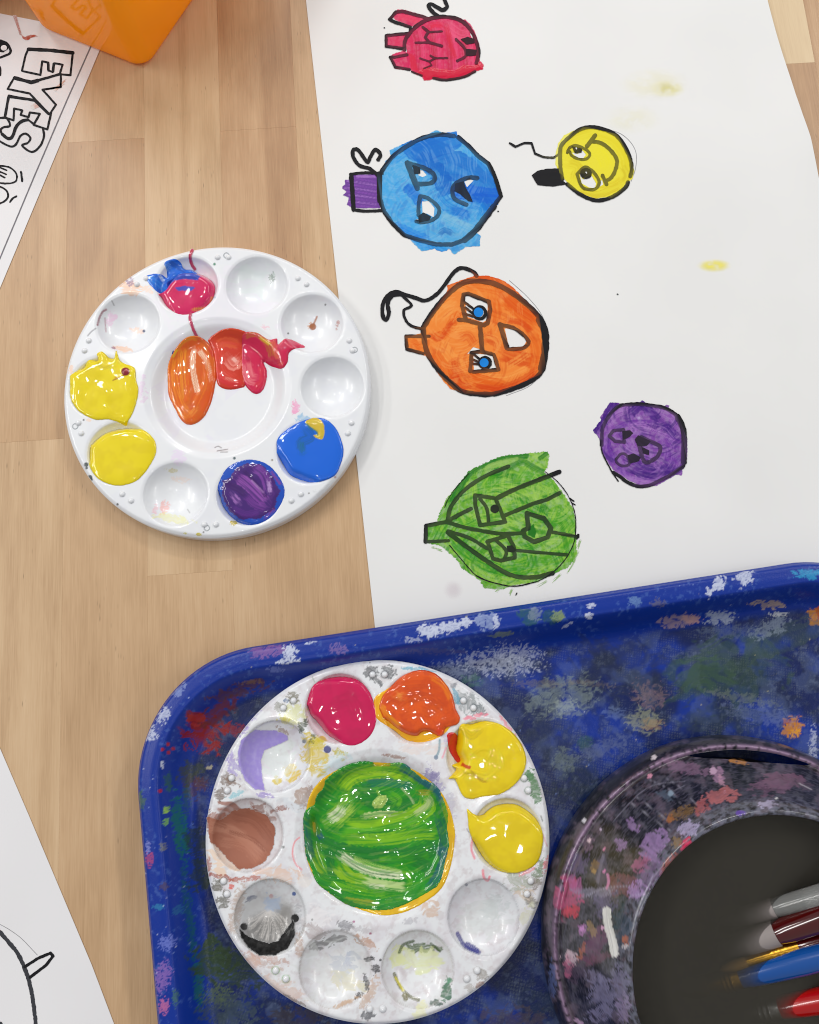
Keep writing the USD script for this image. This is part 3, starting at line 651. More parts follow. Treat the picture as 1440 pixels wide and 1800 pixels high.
# --- green face
z = Zo(730, 780, 4.645)
cv = canvas((735, 785), (1030, 1046)); P = cv[2]
P.fill(z((75, 700), (90, 665), (180, 630), (200, 560), (260, 440), (380, 300), (440, 220), (560, 160), (700, 100), (900, 80), (1080, 65), (1095, 90), (1080, 200), (1050, 230), (1120, 290), (1220, 420), (1290, 530), (1310, 640), (1312, 760), (1320, 900), (1290, 960), (1240, 1020), (1130, 1060), (1000, 1130), (800, 1160), (700, 1190), (560, 1180), (530, 1120), (370, 1010), (360, 970), (260, 880), (200, 830), (75, 812)), C('#6fae34'), a=0.96, jit=2.2, jf=4, seed=61, mottled=0.25, mf=10)
G1, G2, G3, G4 = C('#3f9a2a'), C('#1f7f2c'), C('#a9cf6c'), C('#58a82e')
for k, (q, w, c, a, br) in enumerate([
        (((560, 330), (800, 300), (1000, 320), (1160, 400)), 150, G4, .8, .8), (((540, 400), (760, 380), (980, 380), (1200, 460)), 120, G3, .7, .95), (((420, 420), (600, 330), (700, 220)), 90, G4, .7, .7), (((640, 240), (760, 230), (780, 270)), 90, G2, .75, .5),
        (((760, 520), (900, 520), (1100, 620), (1280, 640)), 140, G1, .7, .8), (((400, 640), (620, 620), (860, 640)), 120, G3, .6, .95), (((320, 560), (420, 640), (560, 680)), 90, G4, .7, .7), (((560, 560), (640, 500), (760, 500)), 80, G3, .5, .9),
        (((1120, 560), (1240, 640), (1260, 800), (1180, 940)), 120, G4, .8, .8), (((1000, 830), (1150, 760), (1260, 660)), 120, G3, .7, .95), (((860, 860), (1000, 820), (1180, 700)), 60, G1, .6, .8), (((820, 860), (940, 900), (900, 1020), (760, 1020)), 130, G1, .75, .8),
        (((300, 780), (420, 880), (600, 1000), (860, 1060)), 100, G1, .85, .5), (((420, 720), (600, 760), (800, 780)), 70, G4, .6, .9), (((640, 820), (720, 860), (760, 920)), 80, G3, .7, .9), (((420, 980), (560, 1080), (800, 1130), (1000, 1100)), 70, G3, .7, .95),
        (((960, 960), (1100, 960), (1220, 880)), 110, G4, .7, .8), (((980, 120), (1060, 100), (1080, 180)), 60, G3, .6, .9), (((1010, 500), (1060, 520), (1000, 540)), 50, G2, .8, .5), (((1030, 450), (1120, 420), (1180, 400)), 40, G2, .7, .4),
        (((120, 720), (200, 700), (260, 660)), 90, G4, .7, .8), (((270, 560), (290, 480), (340, 400)), 60, G1, .7, .6)]):
    P.stroke(z(*q), z.w(w), c, a=a, br=br, seed=260 + k, hh=0.00005, fine=0.05)
P.streaks((900, 880), 150, C('#a6cf5e'), 0.6, 3.2, 5); P.streaks((870, 990), 170, C('#2b8a28'), 0.6, 3.6, 8); P.streaks((960, 860), 140, C('#b8d880'), 0.4, 2.8, 11)
P.stroke(z((310, 460), (370, 350), (440, 240), (560, 165), (720, 108), (900, 95)), z.w(58), G2, a=0.92, br=0.3, seed=300, hh=0.00016)
P.stroke(z((1020, 120), (1085, 70)), z.w(36), G2, a=0.9, br=0.3, seed=301, hh=0.0001)
P.stroke(z((560, 220), (640, 175), (780, 140), (850, 130)), z.w(48), C('#a6c878'), a=0.85, br=0.5, seed=302)
P.stroke(z((770, 190), (880, 150), (960, 190), (1060, 240)), z.w(50), G2, a=0.75, br=0.4, seed=303)
P.fill(z((920, 690), (965, 655), (990, 720), (975, 772), (920, 745)), C('#1f7a22'), a=0.95, seed=5)
gr = finish(paper, 'painted_face', cv, M_DRY, 'green painted striped face with square eyes and a stalk')
marks(gr, 'marker_outline', [
    (z((268, 640), (272, 580), (300, 500), (400, 380), (560, 270), (760, 185)), z.w(32)), (z((85, 800), (88, 670), (250, 640), (340, 590), (455, 530)), z.w(34), False), (z((85, 800), (180, 798), (272, 792)), z.w(26), False),
    (z((260, 640), (430, 690), (700, 735), (885, 728)), z.w(32)), (z((270, 715), (440, 770), (590, 858)), z.w(30)), (z((265, 725), (500, 900), (760, 1065), (960, 1092), (1120, 1058)), z.w(36)),
    (z((490, 420), (490, 500), (530, 665), (735, 638), (655, 445), (490, 420)), z.w(32), False), (z((530, 450), (585, 530), (600, 655)), z.w(28)), (z((660, 448), (830, 365), (1175, 232)), z.w(36)), (z((720, 590), (960, 490), (1080, 455), (1180, 402)), z.w(32), False),
    (z((590, 800), (635, 940), (700, 955), (812, 930), (805, 840), (755, 748), (590, 800)), z.w(32), False), (z((660, 790), (740, 870), (728, 945)), z.w(28)), (z((820, 870), (1000, 888), (1235, 908)), z.w(26)),
    (z((910, 570), (925, 690), (880, 710), (895, 760), (970, 802), (1080, 765), (1108, 690), (1050, 610), (912, 568)), z.w(38), False), (z((1110, 720), (1325, 762)), z.w(28), False), (z((1330, 745), (1318, 775)), z.w(18), False),
    (z((1262, 450), (1292, 470)), z.w(14), False), (z((1275, 485), (1305, 500)), z.w(10), False), (z((820, 1238), (830, 1220)), z.w(8), False)],
    [np.array([z.ox + (650 + 34 * np.cos(np.linspace(0, 6.28, 14, endpoint=False))) / z.k, z.oy + (532 + 34 * np.sin(np.linspace(0, 6.28, 14, endpoint=False))) / z.k]).T, z((750, 835), (790, 830), (825, 870), (800, 888), (755, 880))], under=under(cv, 0.14), seed=8)
marks(gr, 'thin_circle', [(z((440, 240), (340, 350), (270, 450), (240, 520)), 1.2), (z((1060, 230), (1160, 310), (1250, 430), (1300, 560), (1310, 690), (1290, 820), (1220, 950), (1110, 1060), (980, 1130), (800, 1165), (620, 1130), (500, 1080), (380, 950), (280, 830)), 1.5), (z((500, 1080), (620, 1130), (800, 1165), (980, 1130)), 2.0)], dz=0.0004, seed=9, jit=0.6)
# dry bristle marks that run past the green and blue faces
cv = canvas((735, 930), (1035, 1048)); P = cv[2]
for k, (x, y, a, l) in enumerate([(1010, 985, 2.1, 26), (1016, 970, 2.0, 22), (985, 1010, 2.4, 24), (960, 1022, 2.6, 20), (900, 1036, 2.0, 14), (878, 1034, 2.3, 12), (760, 962, 0.2, 12), (770, 966, 0.3, 10), (815, 990, 0.8, 14), (825, 1002, 0.7, 12), (850, 1030, 0.3, 16), (1020, 950, 1.9, 18)]):
    P.stroke(np.array([(x, y), (x + l * math.cos(a), y - l * math.sin(a) * -1)]), 4.0, C('#7fb04a'), a=0.8, br=0.5, seed=400 + k, cover=True, dry=0.8, fine=0.2, smooth=False)
finish(gr, 'bristle_mark', cv, M_DRY)

# --- stains on the big sheet
def stain(c, r, col, amt, f, seed):
    X, Y, P, q = canvas((c[0] - r[0] * 1.3, c[1] - r[1] * 1.3), (c[0] + r[0] * 1.3, c[1] + r[1] * 1.3), base=C(col))
    d = np.hypot((P.px - c[0]) / r[0], (P.py - c[1]) / r[1])
    cover = amt * ss(1.0, 0.15, d) * (1.0 if f >= 60 else (0.35 + 0.65 * ss(0.25, 0.6, fb(P.px / (f * 1.5), P.py / f, seed, 3))))
    V = np.column_stack([X.ravel(), Y.ravel(), paper_z(X, Y).ravel() + 0.0001])
    p, _ = put(paper, 'faint_stain', V, gridfaces(*X.shape), M_STAIN, P.rgb)
    UsdGeom.PrimvarsAPI(stage.GetPrimAtPath(p)).CreatePrimvar('cover', Sdf.ValueTypeNames.FloatArray, 'vertex').Set(Vt.FloatArray.FromNumpy(cover.astype(np.float32)))
stain((1174, 156), (34, 18), '#fdf6a0', 0.6, 9, 1); stain((1150, 148), (70, 34), '#fdfae4', 0.5, 22, 2); stain((1256, 467), (34, 13), '#fdf384', 0.9, 20, 3); stain((797, 1037), (20, 20), '#dccfd6', 0.28, 60, 4); stain((1110, 210), (60, 30), '#fbf9e4', 0.4, 22, 5)
for q in ((1084.5, 518.5), (875, 372)): marks(paper, 'ink_speck', [(np.array([q, (q[0] + 1.2, q[1] + 0.3)]), 2.0, False)], jit=0.1)
# ------------------------------------------------------------------ the printed sheet under the orange bin and the sheet at the lower left
def flat_sheet(n, label, corners, mat, t=0.0002):
    th = thing(n, label, 'paper', (*corners[0], 0))
    q = Polygon(corners)
    tm = trimesh.creation.extrude_polygon(q, t, engine='earcut'); tm.apply_translation([0, 0, ZP - t - 0.0002])
    put_tm(th, 'sheet', tm, mat, smooth=False)
    return th
zs = lambda x, y: np.full(np.shape(x), ZP - 0.0002)
e0, e1 = at(173, 92, ZP), at(5, 493, ZP); dr = (e1 - e0) / np.linalg.norm(e1 - e0)
t0, t1 = at(0, 23, ZP), at(51, 33, ZP); dt = (t1 - t0) / np.linalg.norm(t1 - t0)
M2 = np.stack([dr, -dt], 1); k = np.linalg.solve(M2, t0 - e0); cor = e0 + dr * k[0]
eyes = flat_sheet('printed_sheet', 'printed sheet with outlined block letters, lying partly under the orange bin', [cor, cor + dr * 0.28, cor + dr * 0.28 - dt * 0.216, cor - dt * 0.216], M_SHEET)
z = Zo(0, 60, 5.294)
W = z.w(20)
marks(eyes, 'letter', [(z((262, 135), (235, 200), (203, 340), (375, 378), (392, 250), (445, 262), (448, 335), (490, 350), (502, 268), (582, 282), (555, 370), (655, 380), (676, 175)), W, False), (z((265, 138), (470, 148), (676, 172)), z.w(34), False), (z((448, 265), (450, 335)), z.w(26), False), (z((500, 275), (492, 345)), z.w(26), False)], zf=zs, seed=11, dz=0.0001, jit=0.3)
marks(eyes, 'letter', [(z((132, 402), (290, 450), (555, 372), (566, 385), (565, 490), (395, 515), (520, 655), (460, 745), (275, 550), (70, 508), (132, 402)), W, False), (z((135, 405), (290, 447), (350, 430)), z.w(34), False), (z((290, 445), (545, 372)), z.w(22), False)], zf=zs, seed=12, dz=0.00012, jit=0.3)
marks(eyes, 'letter', [(z((85, 570), (320, 618), (450, 742), (475, 730), (440, 885), (312, 842), (370, 740), (277, 727), (265, 770), (192, 750), (205, 707), (130, 690), (125, 800), (42, 772), (85, 570)), W, False), (z((80, 575), (45, 770)), z.w(26), False), (z((90, 580), (320, 612)), z.w(26), False)], zf=zs, seed=13, dz=0.00014, jit=0.3)
marks(eyes, 'letter', [(z((0, 778), (62, 782), (92, 850), (30, 865), (5, 895), (30, 945), (75, 970), (115, 950), (150, 860), (200, 810), (255, 795), (312, 835)), W), (z((400, 880), (408, 950), (372, 1040), (295, 1095), (205, 1035), (258, 1010), (282, 965), (240, 925), (190, 945), (150, 1020), (110, 1045), (50, 1025), (-20, 985)), W), (z((20, 930), (75, 970), (115, 950), (150, 860), (200, 810), (255, 795)), z.w(30))], zf=zs, seed=14, dz=0.00016, jit=0.3)
wspot = np.array([z.ox + (36 + 27 * np.cos(np.linspace(0, 6.28, 14, endpoint=False))) / z.k, z.oy + (126 + 24 * np.sin(np.linspace(0, 6.28, 14, endpoint=False))) / z.k]).T
marks(eyes, 'drawn_eye', [(z((-30, 50), (55, 78), (92, 130), (88, 178), (0, 215), (-40, 225)), z.w(22)), (z((-5, 300), (4, 340), (0, 380)), z.w(20))], [z((-40, 50), (30, 62), (80, 110), (75, 135), (30, 165), (-40, 160))], zf=zs, seed=15, dz=0.0001)
marks(eyes, 'eye_glint', [], [wspot], col=(0.78, 0.77, 0.78), zf=zs, dz=0.0002, jit=0.2)
marks(eyes, 'drawn_eye', [(z((-30, 1222), (80, 1235), (150, 1295), (145, 1368), (65, 1388), (-30, 1378)), z.w(17)), (z((-20, 1230), (60, 1266)), z.w(16), False), (z((-20, 1270), (55, 1302)), z.w(16), False), (z((-20, 1300), (42, 1334)), z.w(18), False), (z((195, 1280), (206, 1365)), z.w(20), False)], zf=zs, seed=16, dz=0.0001)
marks(eyes, 'drawn_eye', [(z((-20, 1410), (50, 1445), (75, 1500), (45, 1550), (-20, 1582)), z.w(18)), (z((152, 1508), (118, 1525), (92, 1560)), z.w(17))], zf=zs, seed=17, dz=0.0001)
marks(eyes, 'border_line', [(np.array([(160, 80), (157, 87), (117, 177), (60, 310), (0, 453), (-40, 545)]), 2.4, False)], col=C('#77757a'), zf=zs, dz=0.00008, seed=18, jit=0.2)
cv = canvas((-10, 20), (100, 180), r=0.0004); P = cv[2]
z = Zo(0, 0, 7.2)
RS = C('#b0431f')
for k in range(4):
    P.stroke(z((165 + 12 * k, 195), (215 + 8 * k, 330), (250 + 8 * k, 440)), 1.5, RS, a=0.75, br=0.6, seed=500 + k, cover=True, dry=0.5)
P.fill(z((270, 440), (315, 465), (380, 432), (440, 440), (490, 455), (420, 470), (385, 480), (350, 510), (320, 505), (280, 475)), RS, a=0.95, jit=1.0, seed=504, mottled=0.3)
finish(eyes, 'red_smear', cv, M_DRY, zf=zs)
cv = canvas((70, 130), (125, 175), r=0.0004); P = cv[2]
P.stroke(np.array([(97, 157), (108, 148), (117, 141)]), 6, C('#d98a5a'), a=0.7, br=0.8, seed=505, cover=True, dry=0.75, fine=0.14)
P.stroke(np.array([(82, 157), (96, 154)]), 2.4, C('#8a2f1c'), a=0.9, seed=506, cover=True)
finish(eyes, 'red_smear', cv, M_DRY, zf=zs)
cv = canvas((45, 170), (85, 200), r=0.0004); P = cv[2]
P.stroke(np.array([(58, 187), (66, 184), (72, 179)]), 9, C('#d08a76'), a=0.6, br=0.8, seed=507, cover=True, dry=0.9, fine=0.14)
finish(eyes, 'red_smear', cv, M_DRY, zf=zs)

sheet2 = flat_sheet('drawing_sheet', 'white sheet with a black ear outline in the lower left corner', [at(*p, ZP) for p in ((-60, 1180), (0, 1316.7), (50, 1433), (111, 1578), (161, 1697), (200, 1800), (228, 1868), (-560, 2100), (-700, 1420))], M_SHEET)
z = Zo(0, 1300, 3.6)
M_STREAK = M_INK
marks(sheet2, 'marker_outline', [(z((-60, 1160), (0, 1222), (60, 1290), (110, 1352), (150, 1435), (180, 1520), (208, 1650), (230, 1840)), z.w(26)), (z((0, 1800), (12, 1820)), z.w(30), False)], zf=zs, col=C('#3a3b40'), dz=0.0001, seed=21, jit=1.1)
marks(sheet2, 'marker_outline', [(z((155, 1440), (240, 1385), (320, 1352), (335, 1372), (290, 1430), (190, 1505)), z.w(19), False)], zf=zs, dz=0.00014, seed=22)
marks(sheet2, 'pencil_line', [(z((-20, 1160), (60, 1205), (140, 1265), (235, 1365)), 0.9)], col=GREY, zf=zs, dz=0.00008, jit=0.2)

# ------------------------------------------------------------------ orange bin and the red tub behind it
def rounded(poly, r): return Polygon(poly).buffer(-r).buffer(r, 10).segmentize(0.006)
def tub(th, n, poly, h, flare, mat, r=0.006, t=0.0016):
    """Open container: flat bottom, flaring walls, soft bottom edge, rolled rim."""
    base = rounded(poly, r); c = np.array(base.centroid.coords[0])
    ex = np.array(base.exterior.coords)[:-1]
    if Polygon(ex).exterior.is_ccw is False: ex = ex[::-1]
    m = len(ex)
    dirv = (ex - c) / np.linalg.norm(ex - c, axis=1)[:, None]
    def ring(off, zz): return np.column_stack([ex + dirv * off, np.full(m, zz)])
    prof = [(-0.005, 0.0006), (-0.0030, 0.0007), (-0.0014, 0.0013), (-0.0004, 0.0023), (0.0003, 0.0040)] + [(0.0003 + flare * s, 0.0040 + (h - 0.0040) * s) for s in (0.12, 0.3, 0.5, 0.7, 0.9, 1.0)]
    prof += [(prof[-1][0] + 0.002, h + 0.001), (prof[-1][0] + 0.0005, h + 0.0022), (prof[-1][0] - t, h + 0.001)]
    prof += [(flare * s - t, max(h * s, 0.004)) for s in (0.9, 0.6, 0.3, 0.05)] + [(-0.005, 0.0032)]
    V = np.vstack([ring(*p) for p in prof] + [[[*c, 0.0006]], [[*c, 0.0032]]])
    F = []
    a = np.arange(m); b = (a + 1) % m
    for k in range(len(prof) - 1):
        F += [np.stack([k * m + a, k * m + b, (k + 1) * m + b], 1), np.stack([k * m + a, (k + 1) * m + b, (k + 1) * m + a], 1)]
    N = len(prof) * m
    F += [np.stack([np.full(m, N), b, a], 1), np.stack([(len(prof) - 1) * m + a, (len(prof) - 1) * m + b, np.full(m, N + 1)], 1)]
    return put(th, n, V, np.vstack(F), mat)
M_ORANGE = MAT('orange_plastic', {'p': ('principled_bsdf', {'base_color': (1.0, 0.53, 0.003), 'roughness': 0.12, 'coat_weight': 0.6, 'coat_roughness': 0.03, 'specular_ior_level': 0.7}), 't': ('translucent_bsdf', {'color': (1.0, 0.60, 0.004)}), 'm': ('mix_closure', {'fac': 0.62})},
               [('p.BSDF', 'm.closure1'), ('t.BSDF', 'm.closure2')], surface='m.closure')
A, B, Cc = at(64, 48), at(257, 125), at(342, 2)
bc = (Cc - B) / np.linalg.norm(Cc - B); ba = (A - B) / np.linalg.norm(A - B)
bin_ = thing('storage_bin', 'orange plastic bin with tapered corner standing on the printed sheet', 'bin', (*B, 0))
tub(bin_, 'bin_body', [A, B, B + bc * 0.15, A + bc * 0.15 + ba * 0.02], 0.085, 0.006, M_ORANGE, r=0.011)
M_RED = plain('red_plastic', C('#8a1408'), 0.25, coat_weight=0.4)
p0 = at(-8, 14)
tub_ = thing('small_tub', 'dark red plastic tub at the top left corner behind the orange bin', 'tub', (*p0, 0))
th_ = np.linspace(0, 2 * math.pi, 40, endpoint=False); rc = at(-20, -28)
tub(tub_, 'tub_body', np.column_stack([rc[0] - 0.012 + 0.03 * np.cos(th_), rc[1] + 0.016 + 0.03 * np.sin(th_)]), 0.05, 0.004, M_RED, r=0.004)

# ------------------------------------------------------------------ blue tray
TA = math.radians(8.78)
TU, TV = np.array([math.cos(TA), math.sin(TA)]), np.array([math.sin(TA), -math.cos(TA)])   # right, towards the viewer
TZ = 0.0205
tl0 = at(237, 1360, TZ); tt0 = at(900, 1067.5, TZ)
TO = TU * (tl0 @ TU) + TV * (tt0 @ TV)          # the square corner
TWID, TDEP, TRAD = 0.4235, 0.33, 0.066
def tray_d(x, y):
    u, v = x * TU[0] + y * TU[1] - TO @ TU, x * TV[0] + y * TV[1] - TO @ TV
    du, dv = np.abs(u - TWID / 2) - TWID / 2 + TRAD, np.abs(v - TDEP / 2) - TDEP / 2 + TRAD
    return TRAD - np.hypot(np.maximum(du, 0), np.maximum(dv, 0)) - np.minimum(np.maximum(du, dv), 0)
TP = PchipInterpolator([-0.01, 0, 0.0008, 0.002, 0.0045, 0.0085, 0.0103, 0.0118, 0.0145, 0.0185, 0.0215, 0.0245, 0.027, 0.5], [0.0155, 0.0172, 0.0191, 0.0202, 0.0208, 0.0214, 0.0213, 0.0200, 0.0160, 0.0090, 0.0055, 0.0036, 0.0030, 0.0030])
def tray_z(x, y): return TP(np.clip(tray_d(x, y), -0.01, 0.4))
tray = thing('serving_tray', 'blue plastic tray, scuffed and stained with dried paint, holding the water pot', 'tray', (*(TO + TU * 0.2 + TV * 0.15), 0))
X, Y = grid(-0.155, 0.30, -0.235, 0.075, 0.0006)
D = tray_d(X, Y)
Zt = tray_z(X, Y) + 0.00012 * (fb(X * 700, Y * 700, 5, 2) - 0.5) * (D > 0.02)
P = Paint(*topx(X, Y, Zt), C('#06328f'))
BLUE2 = C('#0a2a74')
n1 = fb(P.px / 120, P.py / 120, 70, 4); n2 = fb(P.px / 40, P.py / 40, 71, 5); n3 = fb(P.px / 9, P.py / 9, 72, 5)
fl = ss(0.0215, 0.027, D).ravel()
al = np.arange(len(P.px))
P.mixin(al, fl * 0.75 * ss(0.28, 0.58, n1), C('#0d1630'))
P.mixin(al, fl * 0.30 * ss(0.45, 0.62, n2), C('#2c3430'))
P.mixin(al, fl * 0.22 * ss(0.52, 0.66, fb(P.px / 60 + 9, P.py / 60, 74, 5)), C('#6b7ca0'))
P.mixin(al, fl * 0.22 * ss(0.55, 0.68, n3) * ss(0.45, 0.65, n2), C('#7583a0'))
P.mixin(al, (1 - fl) * 0.35 * ss(0.56, 0.7, n3) * ss(0.45, 0.65, fb(P.px / 50, P.py / 50, 75, 3)), C('#5a78b8'))
# cross-hatched grain of the floor, where paint has caught
ha = np.sin((P.px * 0.8 + P.py * 0.6) * 1.3) * np.sin((P.px * 0.6 - P.py * 0.8) * 1.3)
P.mixin(al, fl * 0.15 * ss(0.0, 0.8, ha) * ss(0.48, 0.62, fb(P.px / 45, P.py / 45, 76, 4)), C('#9aa49c'))
S = P.scuff
WH, PUR, GRN, RD = C('#c9d0e4'), C('#7c5a9c'), C('#3c5a34'), C('#8c1f1a')
z = Zo(220, 1040, 2.769)
for k, (c, r, col, a, f, thr, ang) in enumerate([
        ((380, 690), (130, 110), RD, .95, 30, .42, 0.2), ((440, 600), (150, 60), C('#6a2420'), .8, 26, .46, -.6), ((560, 480), (190, 40), C('#5a3430'), .75, 22, .46, -.25), ((540, 670), (60, 40), RD, .7, 16, .48, 0), ((350, 620), (60, 40), C('#a8342c'), .8, 16, .48, 0),
        ((330, 860), (70, 60), C('#39422c'), .7, 14, .48, 0), ((330, 950), (60, 80), C('#4a2a20'), .6, 16, .5, 0), ((300, 1010), (30, 120), C('#2e5a3c'), .5, 10, .5, 0),
        ((690, 290), (130, 40), PUR, .9, 14, .47, -.12), ((800, 290), (45, 40), WH, .95, 10, .46, 0), ((790, 335), (75, 20), WH, .95, 8, .46, -.15), ((900, 250), (40, 10), WH, .8, 8, .5, -.2), ((1040, 280), (60, 40), C('#8c74a8'), .6, 9, .52, 0),
        ((260, 480), (60, 30), C('#8f9fd0'), .6, 7, .52, -.8), ((190, 600), (40, 60), WH, .7, 7, .52, .4), ((120, 690), (50, 50), WH, .75, 7, .52, .4), ((180, 840), (10, 20), WH, .95, 7, .35, 0), ((210, 920), (24, 60), C('#2d5a40'), .7, 9, .46, 0), ((200, 1060), (20, 24), C('#8ab060'), .9, 8, .4, 0), ((70, 1010), (30, 40), C('#6f7a68'), .6, 8, .5, 0), ((620, 440), (90, 14), C('#8a6a50'), .6, 8, .52, -.1), ((410, 855), (18, 10), C('#b0a890'), .8, 8, .4, 0), ((730, 380), (60, 20), C('#6a7ac0'), .6, 8, .52, 0)]):
    S(z(c)[0], (z.w(r[0]), z.w(r[1])), col, a, z.w(f), thr, ang, 600 + k)
for c in ((182, 768), (208, 742), (232, 765), (212, 782), (170, 970)): P.dot(z(c)[0], 3.4, C('#a8242c'), a=0.9)
z = Zo(700, 960, 1.946)
for k, (c, r, col, a, f, thr, ang) in enumerate([
        ((180, 275), (90, 24), WH, 1, 9, .45, -.25), ((100, 290), (45, 30), WH, 1, 9, .45, 0), ((50, 320), (45, 12), WH, 1, 8, .45, 0), ((235, 260), (24, 16), WH, .9, 8, .45, 0), ((305, 255), (50, 40), C('#93a2c8'), .9, 9, .45, 0), ((335, 260), (14, 32), WH, .9, 7, .46, 0),
        ((350, 302), (60, 12), C('#8f9a40'), .9, 10, .44, -.1), ((440, 240), (46, 36), C('#2f5a58'), .8, 16, .45, 0), ((470, 232), (30, 30), C('#7e8c9c'), .8, 12, .46, 0), ((545, 240), (28, 24), C('#8a9c60'), .9, 12, .43, 0), ((520, 245), (34, 30), C('#27504a'), .7, 12, .46, 0),
        ((660, 205), (18, 12), WH, 1, 6, .42, 0), ((655, 238), (16, 14), WH, 1, 6, .42, 0), ((580, 270), (22, 8), WH, .8, 6, .48, -.6), ((810, 190), (26, 26), C('#6d8ab8'), .8, 9, .48, 0), ((890, 195), (30, 22), C('#6c6a78'), .7, 9, .48, 0), ((1090, 135), (52, 26), WH, 1, 9, .44, -.9), ((1185, 105), (42, 34), WH, .95, 8, .45, -.7), ((1400, 95), (60, 22), C('#3f9ec8'), .8, 12, .46, 0),
        ((340, 400), (180, 60), WH, .95, 6, .53, .1), ((410, 370), (110, 50), WH, .9, 5, .54, .1), ((180, 430), (120, 50), C('#a8b4cc'), .6, 5, .55, 0), ((250, 460), (60, 30), C('#4c7a5c'), .7, 10, .5, 0), ((120, 360), (160, 14), C('#6a5f7a'), .6, 9, .5, 0),
        ((560, 520), (170, 90), C('#8e9c96'), .75, 12, .51, -.2), ((570, 550), (60, 40), C('#b4c0b4'), .7, 8, .5, -.2), ((490, 470), (140, 20), C('#7a7464'), .7, 9, .5, 0), ((660, 470), (120, 14), C('#8a8070'), .6, 8, .51, .1),
        ((860, 510), (80, 60), C('#9a7f80'), .85, 9, .49, .3), ((840, 595), (80, 50), C('#a2a68c'), .9, 9, .47, 0), ((870, 610), (50, 30), C('#b08c60'), .7, 8, .5, 0), ((640, 675), (44, 28), C('#2d5a40'), .8, 14, .46, 0), ((740, 570), (50, 30), C('#7488b4'), .7, 8, .5, 0),
        ((960, 255), (90, 26), C('#a08c94'), .8, 12, .46, -.1), ((1000, 250), (40, 20), C('#c09a94'), .8, 12, .44, 0), ((1100, 245), (70, 30), C('#aab4c4'), .8, 9, .47, 0), ((1260, 200), (70, 18), C('#b09c88'), .9, 10, .45, 0), ((1300, 232), (40, 10), C('#c8ccd0'), .8, 7, .47, 0), ((1430, 240), (34, 36), C('#d08a30'), .95, 12, .42, 0), ((1440, 225), (16, 20), C('#b04a28'), .9, 9, .42, 0),
        ((1130, 430), (240, 150), C('#3a5238'), .9, 44, .44, -.3), ((1050, 440), (130, 90), C('#44603c'), .8, 26, .46, 0), ((1300, 330), (230, 60), C('#41554a'), .75, 30, .46, -.5), ((1180, 520), (170, 24), C('#7a8478'), .7, 9, .49, .2), ((1290, 420), (90, 60), C('#29407a'), .7, 20, .48, 0), ((1270, 280), (90, 40), C('#8794a4'), .6, 9, .5, -.4),
        ((1350, 620), (40, 44), C('#c88428'), 1, 9, .46, .8), ((1360, 640), (20, 24), C('#e0a040'), .9, 6, .46, .8), ((1330, 600), (16, 12), C('#a04a28'), .9, 6, .44, 0), ((1240, 580), (170, 40), C('#7c8ab0'), .6, 9, .5, .2), ((1100, 590), (200, 70), C('#30403c'), .7, 20, .47, 0), ((1420, 680), (20, 90), WH, .7, 5, .54, 0),
        ((780, 420), (260, 120), C('#2d3440'), .7, 30, .47, .4), ((520, 640), (120, 120), C('#34404c'), .6, 16, .49, 0), ((620, 800), (100, 120), C('#28361f'), .6, 20, .48, 0), ((570, 730), (60, 60), C('#8a988c'), .6, 8, .52, 0), ((700, 690), (140, 40), C('#6c7898'), .6, 7, .52, -.4), ((1150, 290), (160, 30), C('#5a6880'), .5, 8, .5, 0)]):
    S(z(c)[0], (z.w(r[0]), z.w(r[1])), col, a * (0.52 if c[1] > 290 and c[0] < 1330 else 0.9), z.w(f), thr + (0.02 if c[1] > 290 else 0), ang, 700 + k, soft=0.10 if c[1] > 290 else 0.05)
z = Zo(0, 1300, 3.6)
for k, (c, r, col, a, f, thr, ang) in enumerate([
        ((1140, 560), (60, 260), C('#1f6a50'), .8, 14, .47, -.15), ((1200, 1150), (40, 420), C('#1d5a48'), .6, 12, .49, -.12), ((1050, 450), (20, 24), C('#9ac060'), .95, 14, .4, 0), ((1050, 520), (22, 30), C('#7fb060'), .9, 12, .42, 0), ((890, 400), (34, 90), C('#40604c'), .7, 18, .46, 0), ((945, 760), (36, 60), C('#a04878'), .9, 9, .46, 0), ((935, 680), (20, 60), C('#8a90d0'), .7, 7, .5, 0), ((915, 845), (9, 14), WH, 1, 8, .35, 0), ((1030, 680), (30, 40), C('#787a70'), .7, 8, .49, 0), ((1040, 930), (34, 40), C('#4e4460'), .8, 8, .48, 0),
        ((1000, 1060), (60, 26), C('#3f88b0'), .6, 7, .5, 0), ((1130, 1080), (60, 40), C('#2f6c90'), .6, 8, .5, -.5), ((1060, 1290), (80, 70), C('#7f8cd8'), .6, 6, .53, 0), ((1030, 1500), (70, 130), C('#8c6cb4'), .8, 9, .49, .2), ((1040, 1690), (46, 60), C('#b46a9c'), .9, 8, .46, 0), ((1110, 1640), (30, 70), C('#4a7060'), .7, 9, .47, 0), ((1260, 1560), (40, 200), C('#24604c'), .7, 10, .48, 0), ((1340, 1400), (160, 190), C('#33462a'), .95, 40, .42, 0), ((1380, 1620), (120, 90), C('#5a6a48'), .7, 8, .51, 0), ((1180, 230), (80, 90), C('#3a3f30'), .7, 14, .48, 0), ((1270, 280), (70, 60), C('#5a3430'), .6, 12, .5, 0), ((1320, 180), (24, 16), C('#b0a890'), .8, 8, .44, 0), ((1280, 850), (120, 130), C('#283622'), .8, 24, .46, 0), ((1240, 640), (90, 120), C('#22301f'), .7, 20, .47, 0)]):
    S(z(c)[0], (z.w(r[0]), z.w(r[1])), col, a, z.w(f), thr, ang, 800 + k)
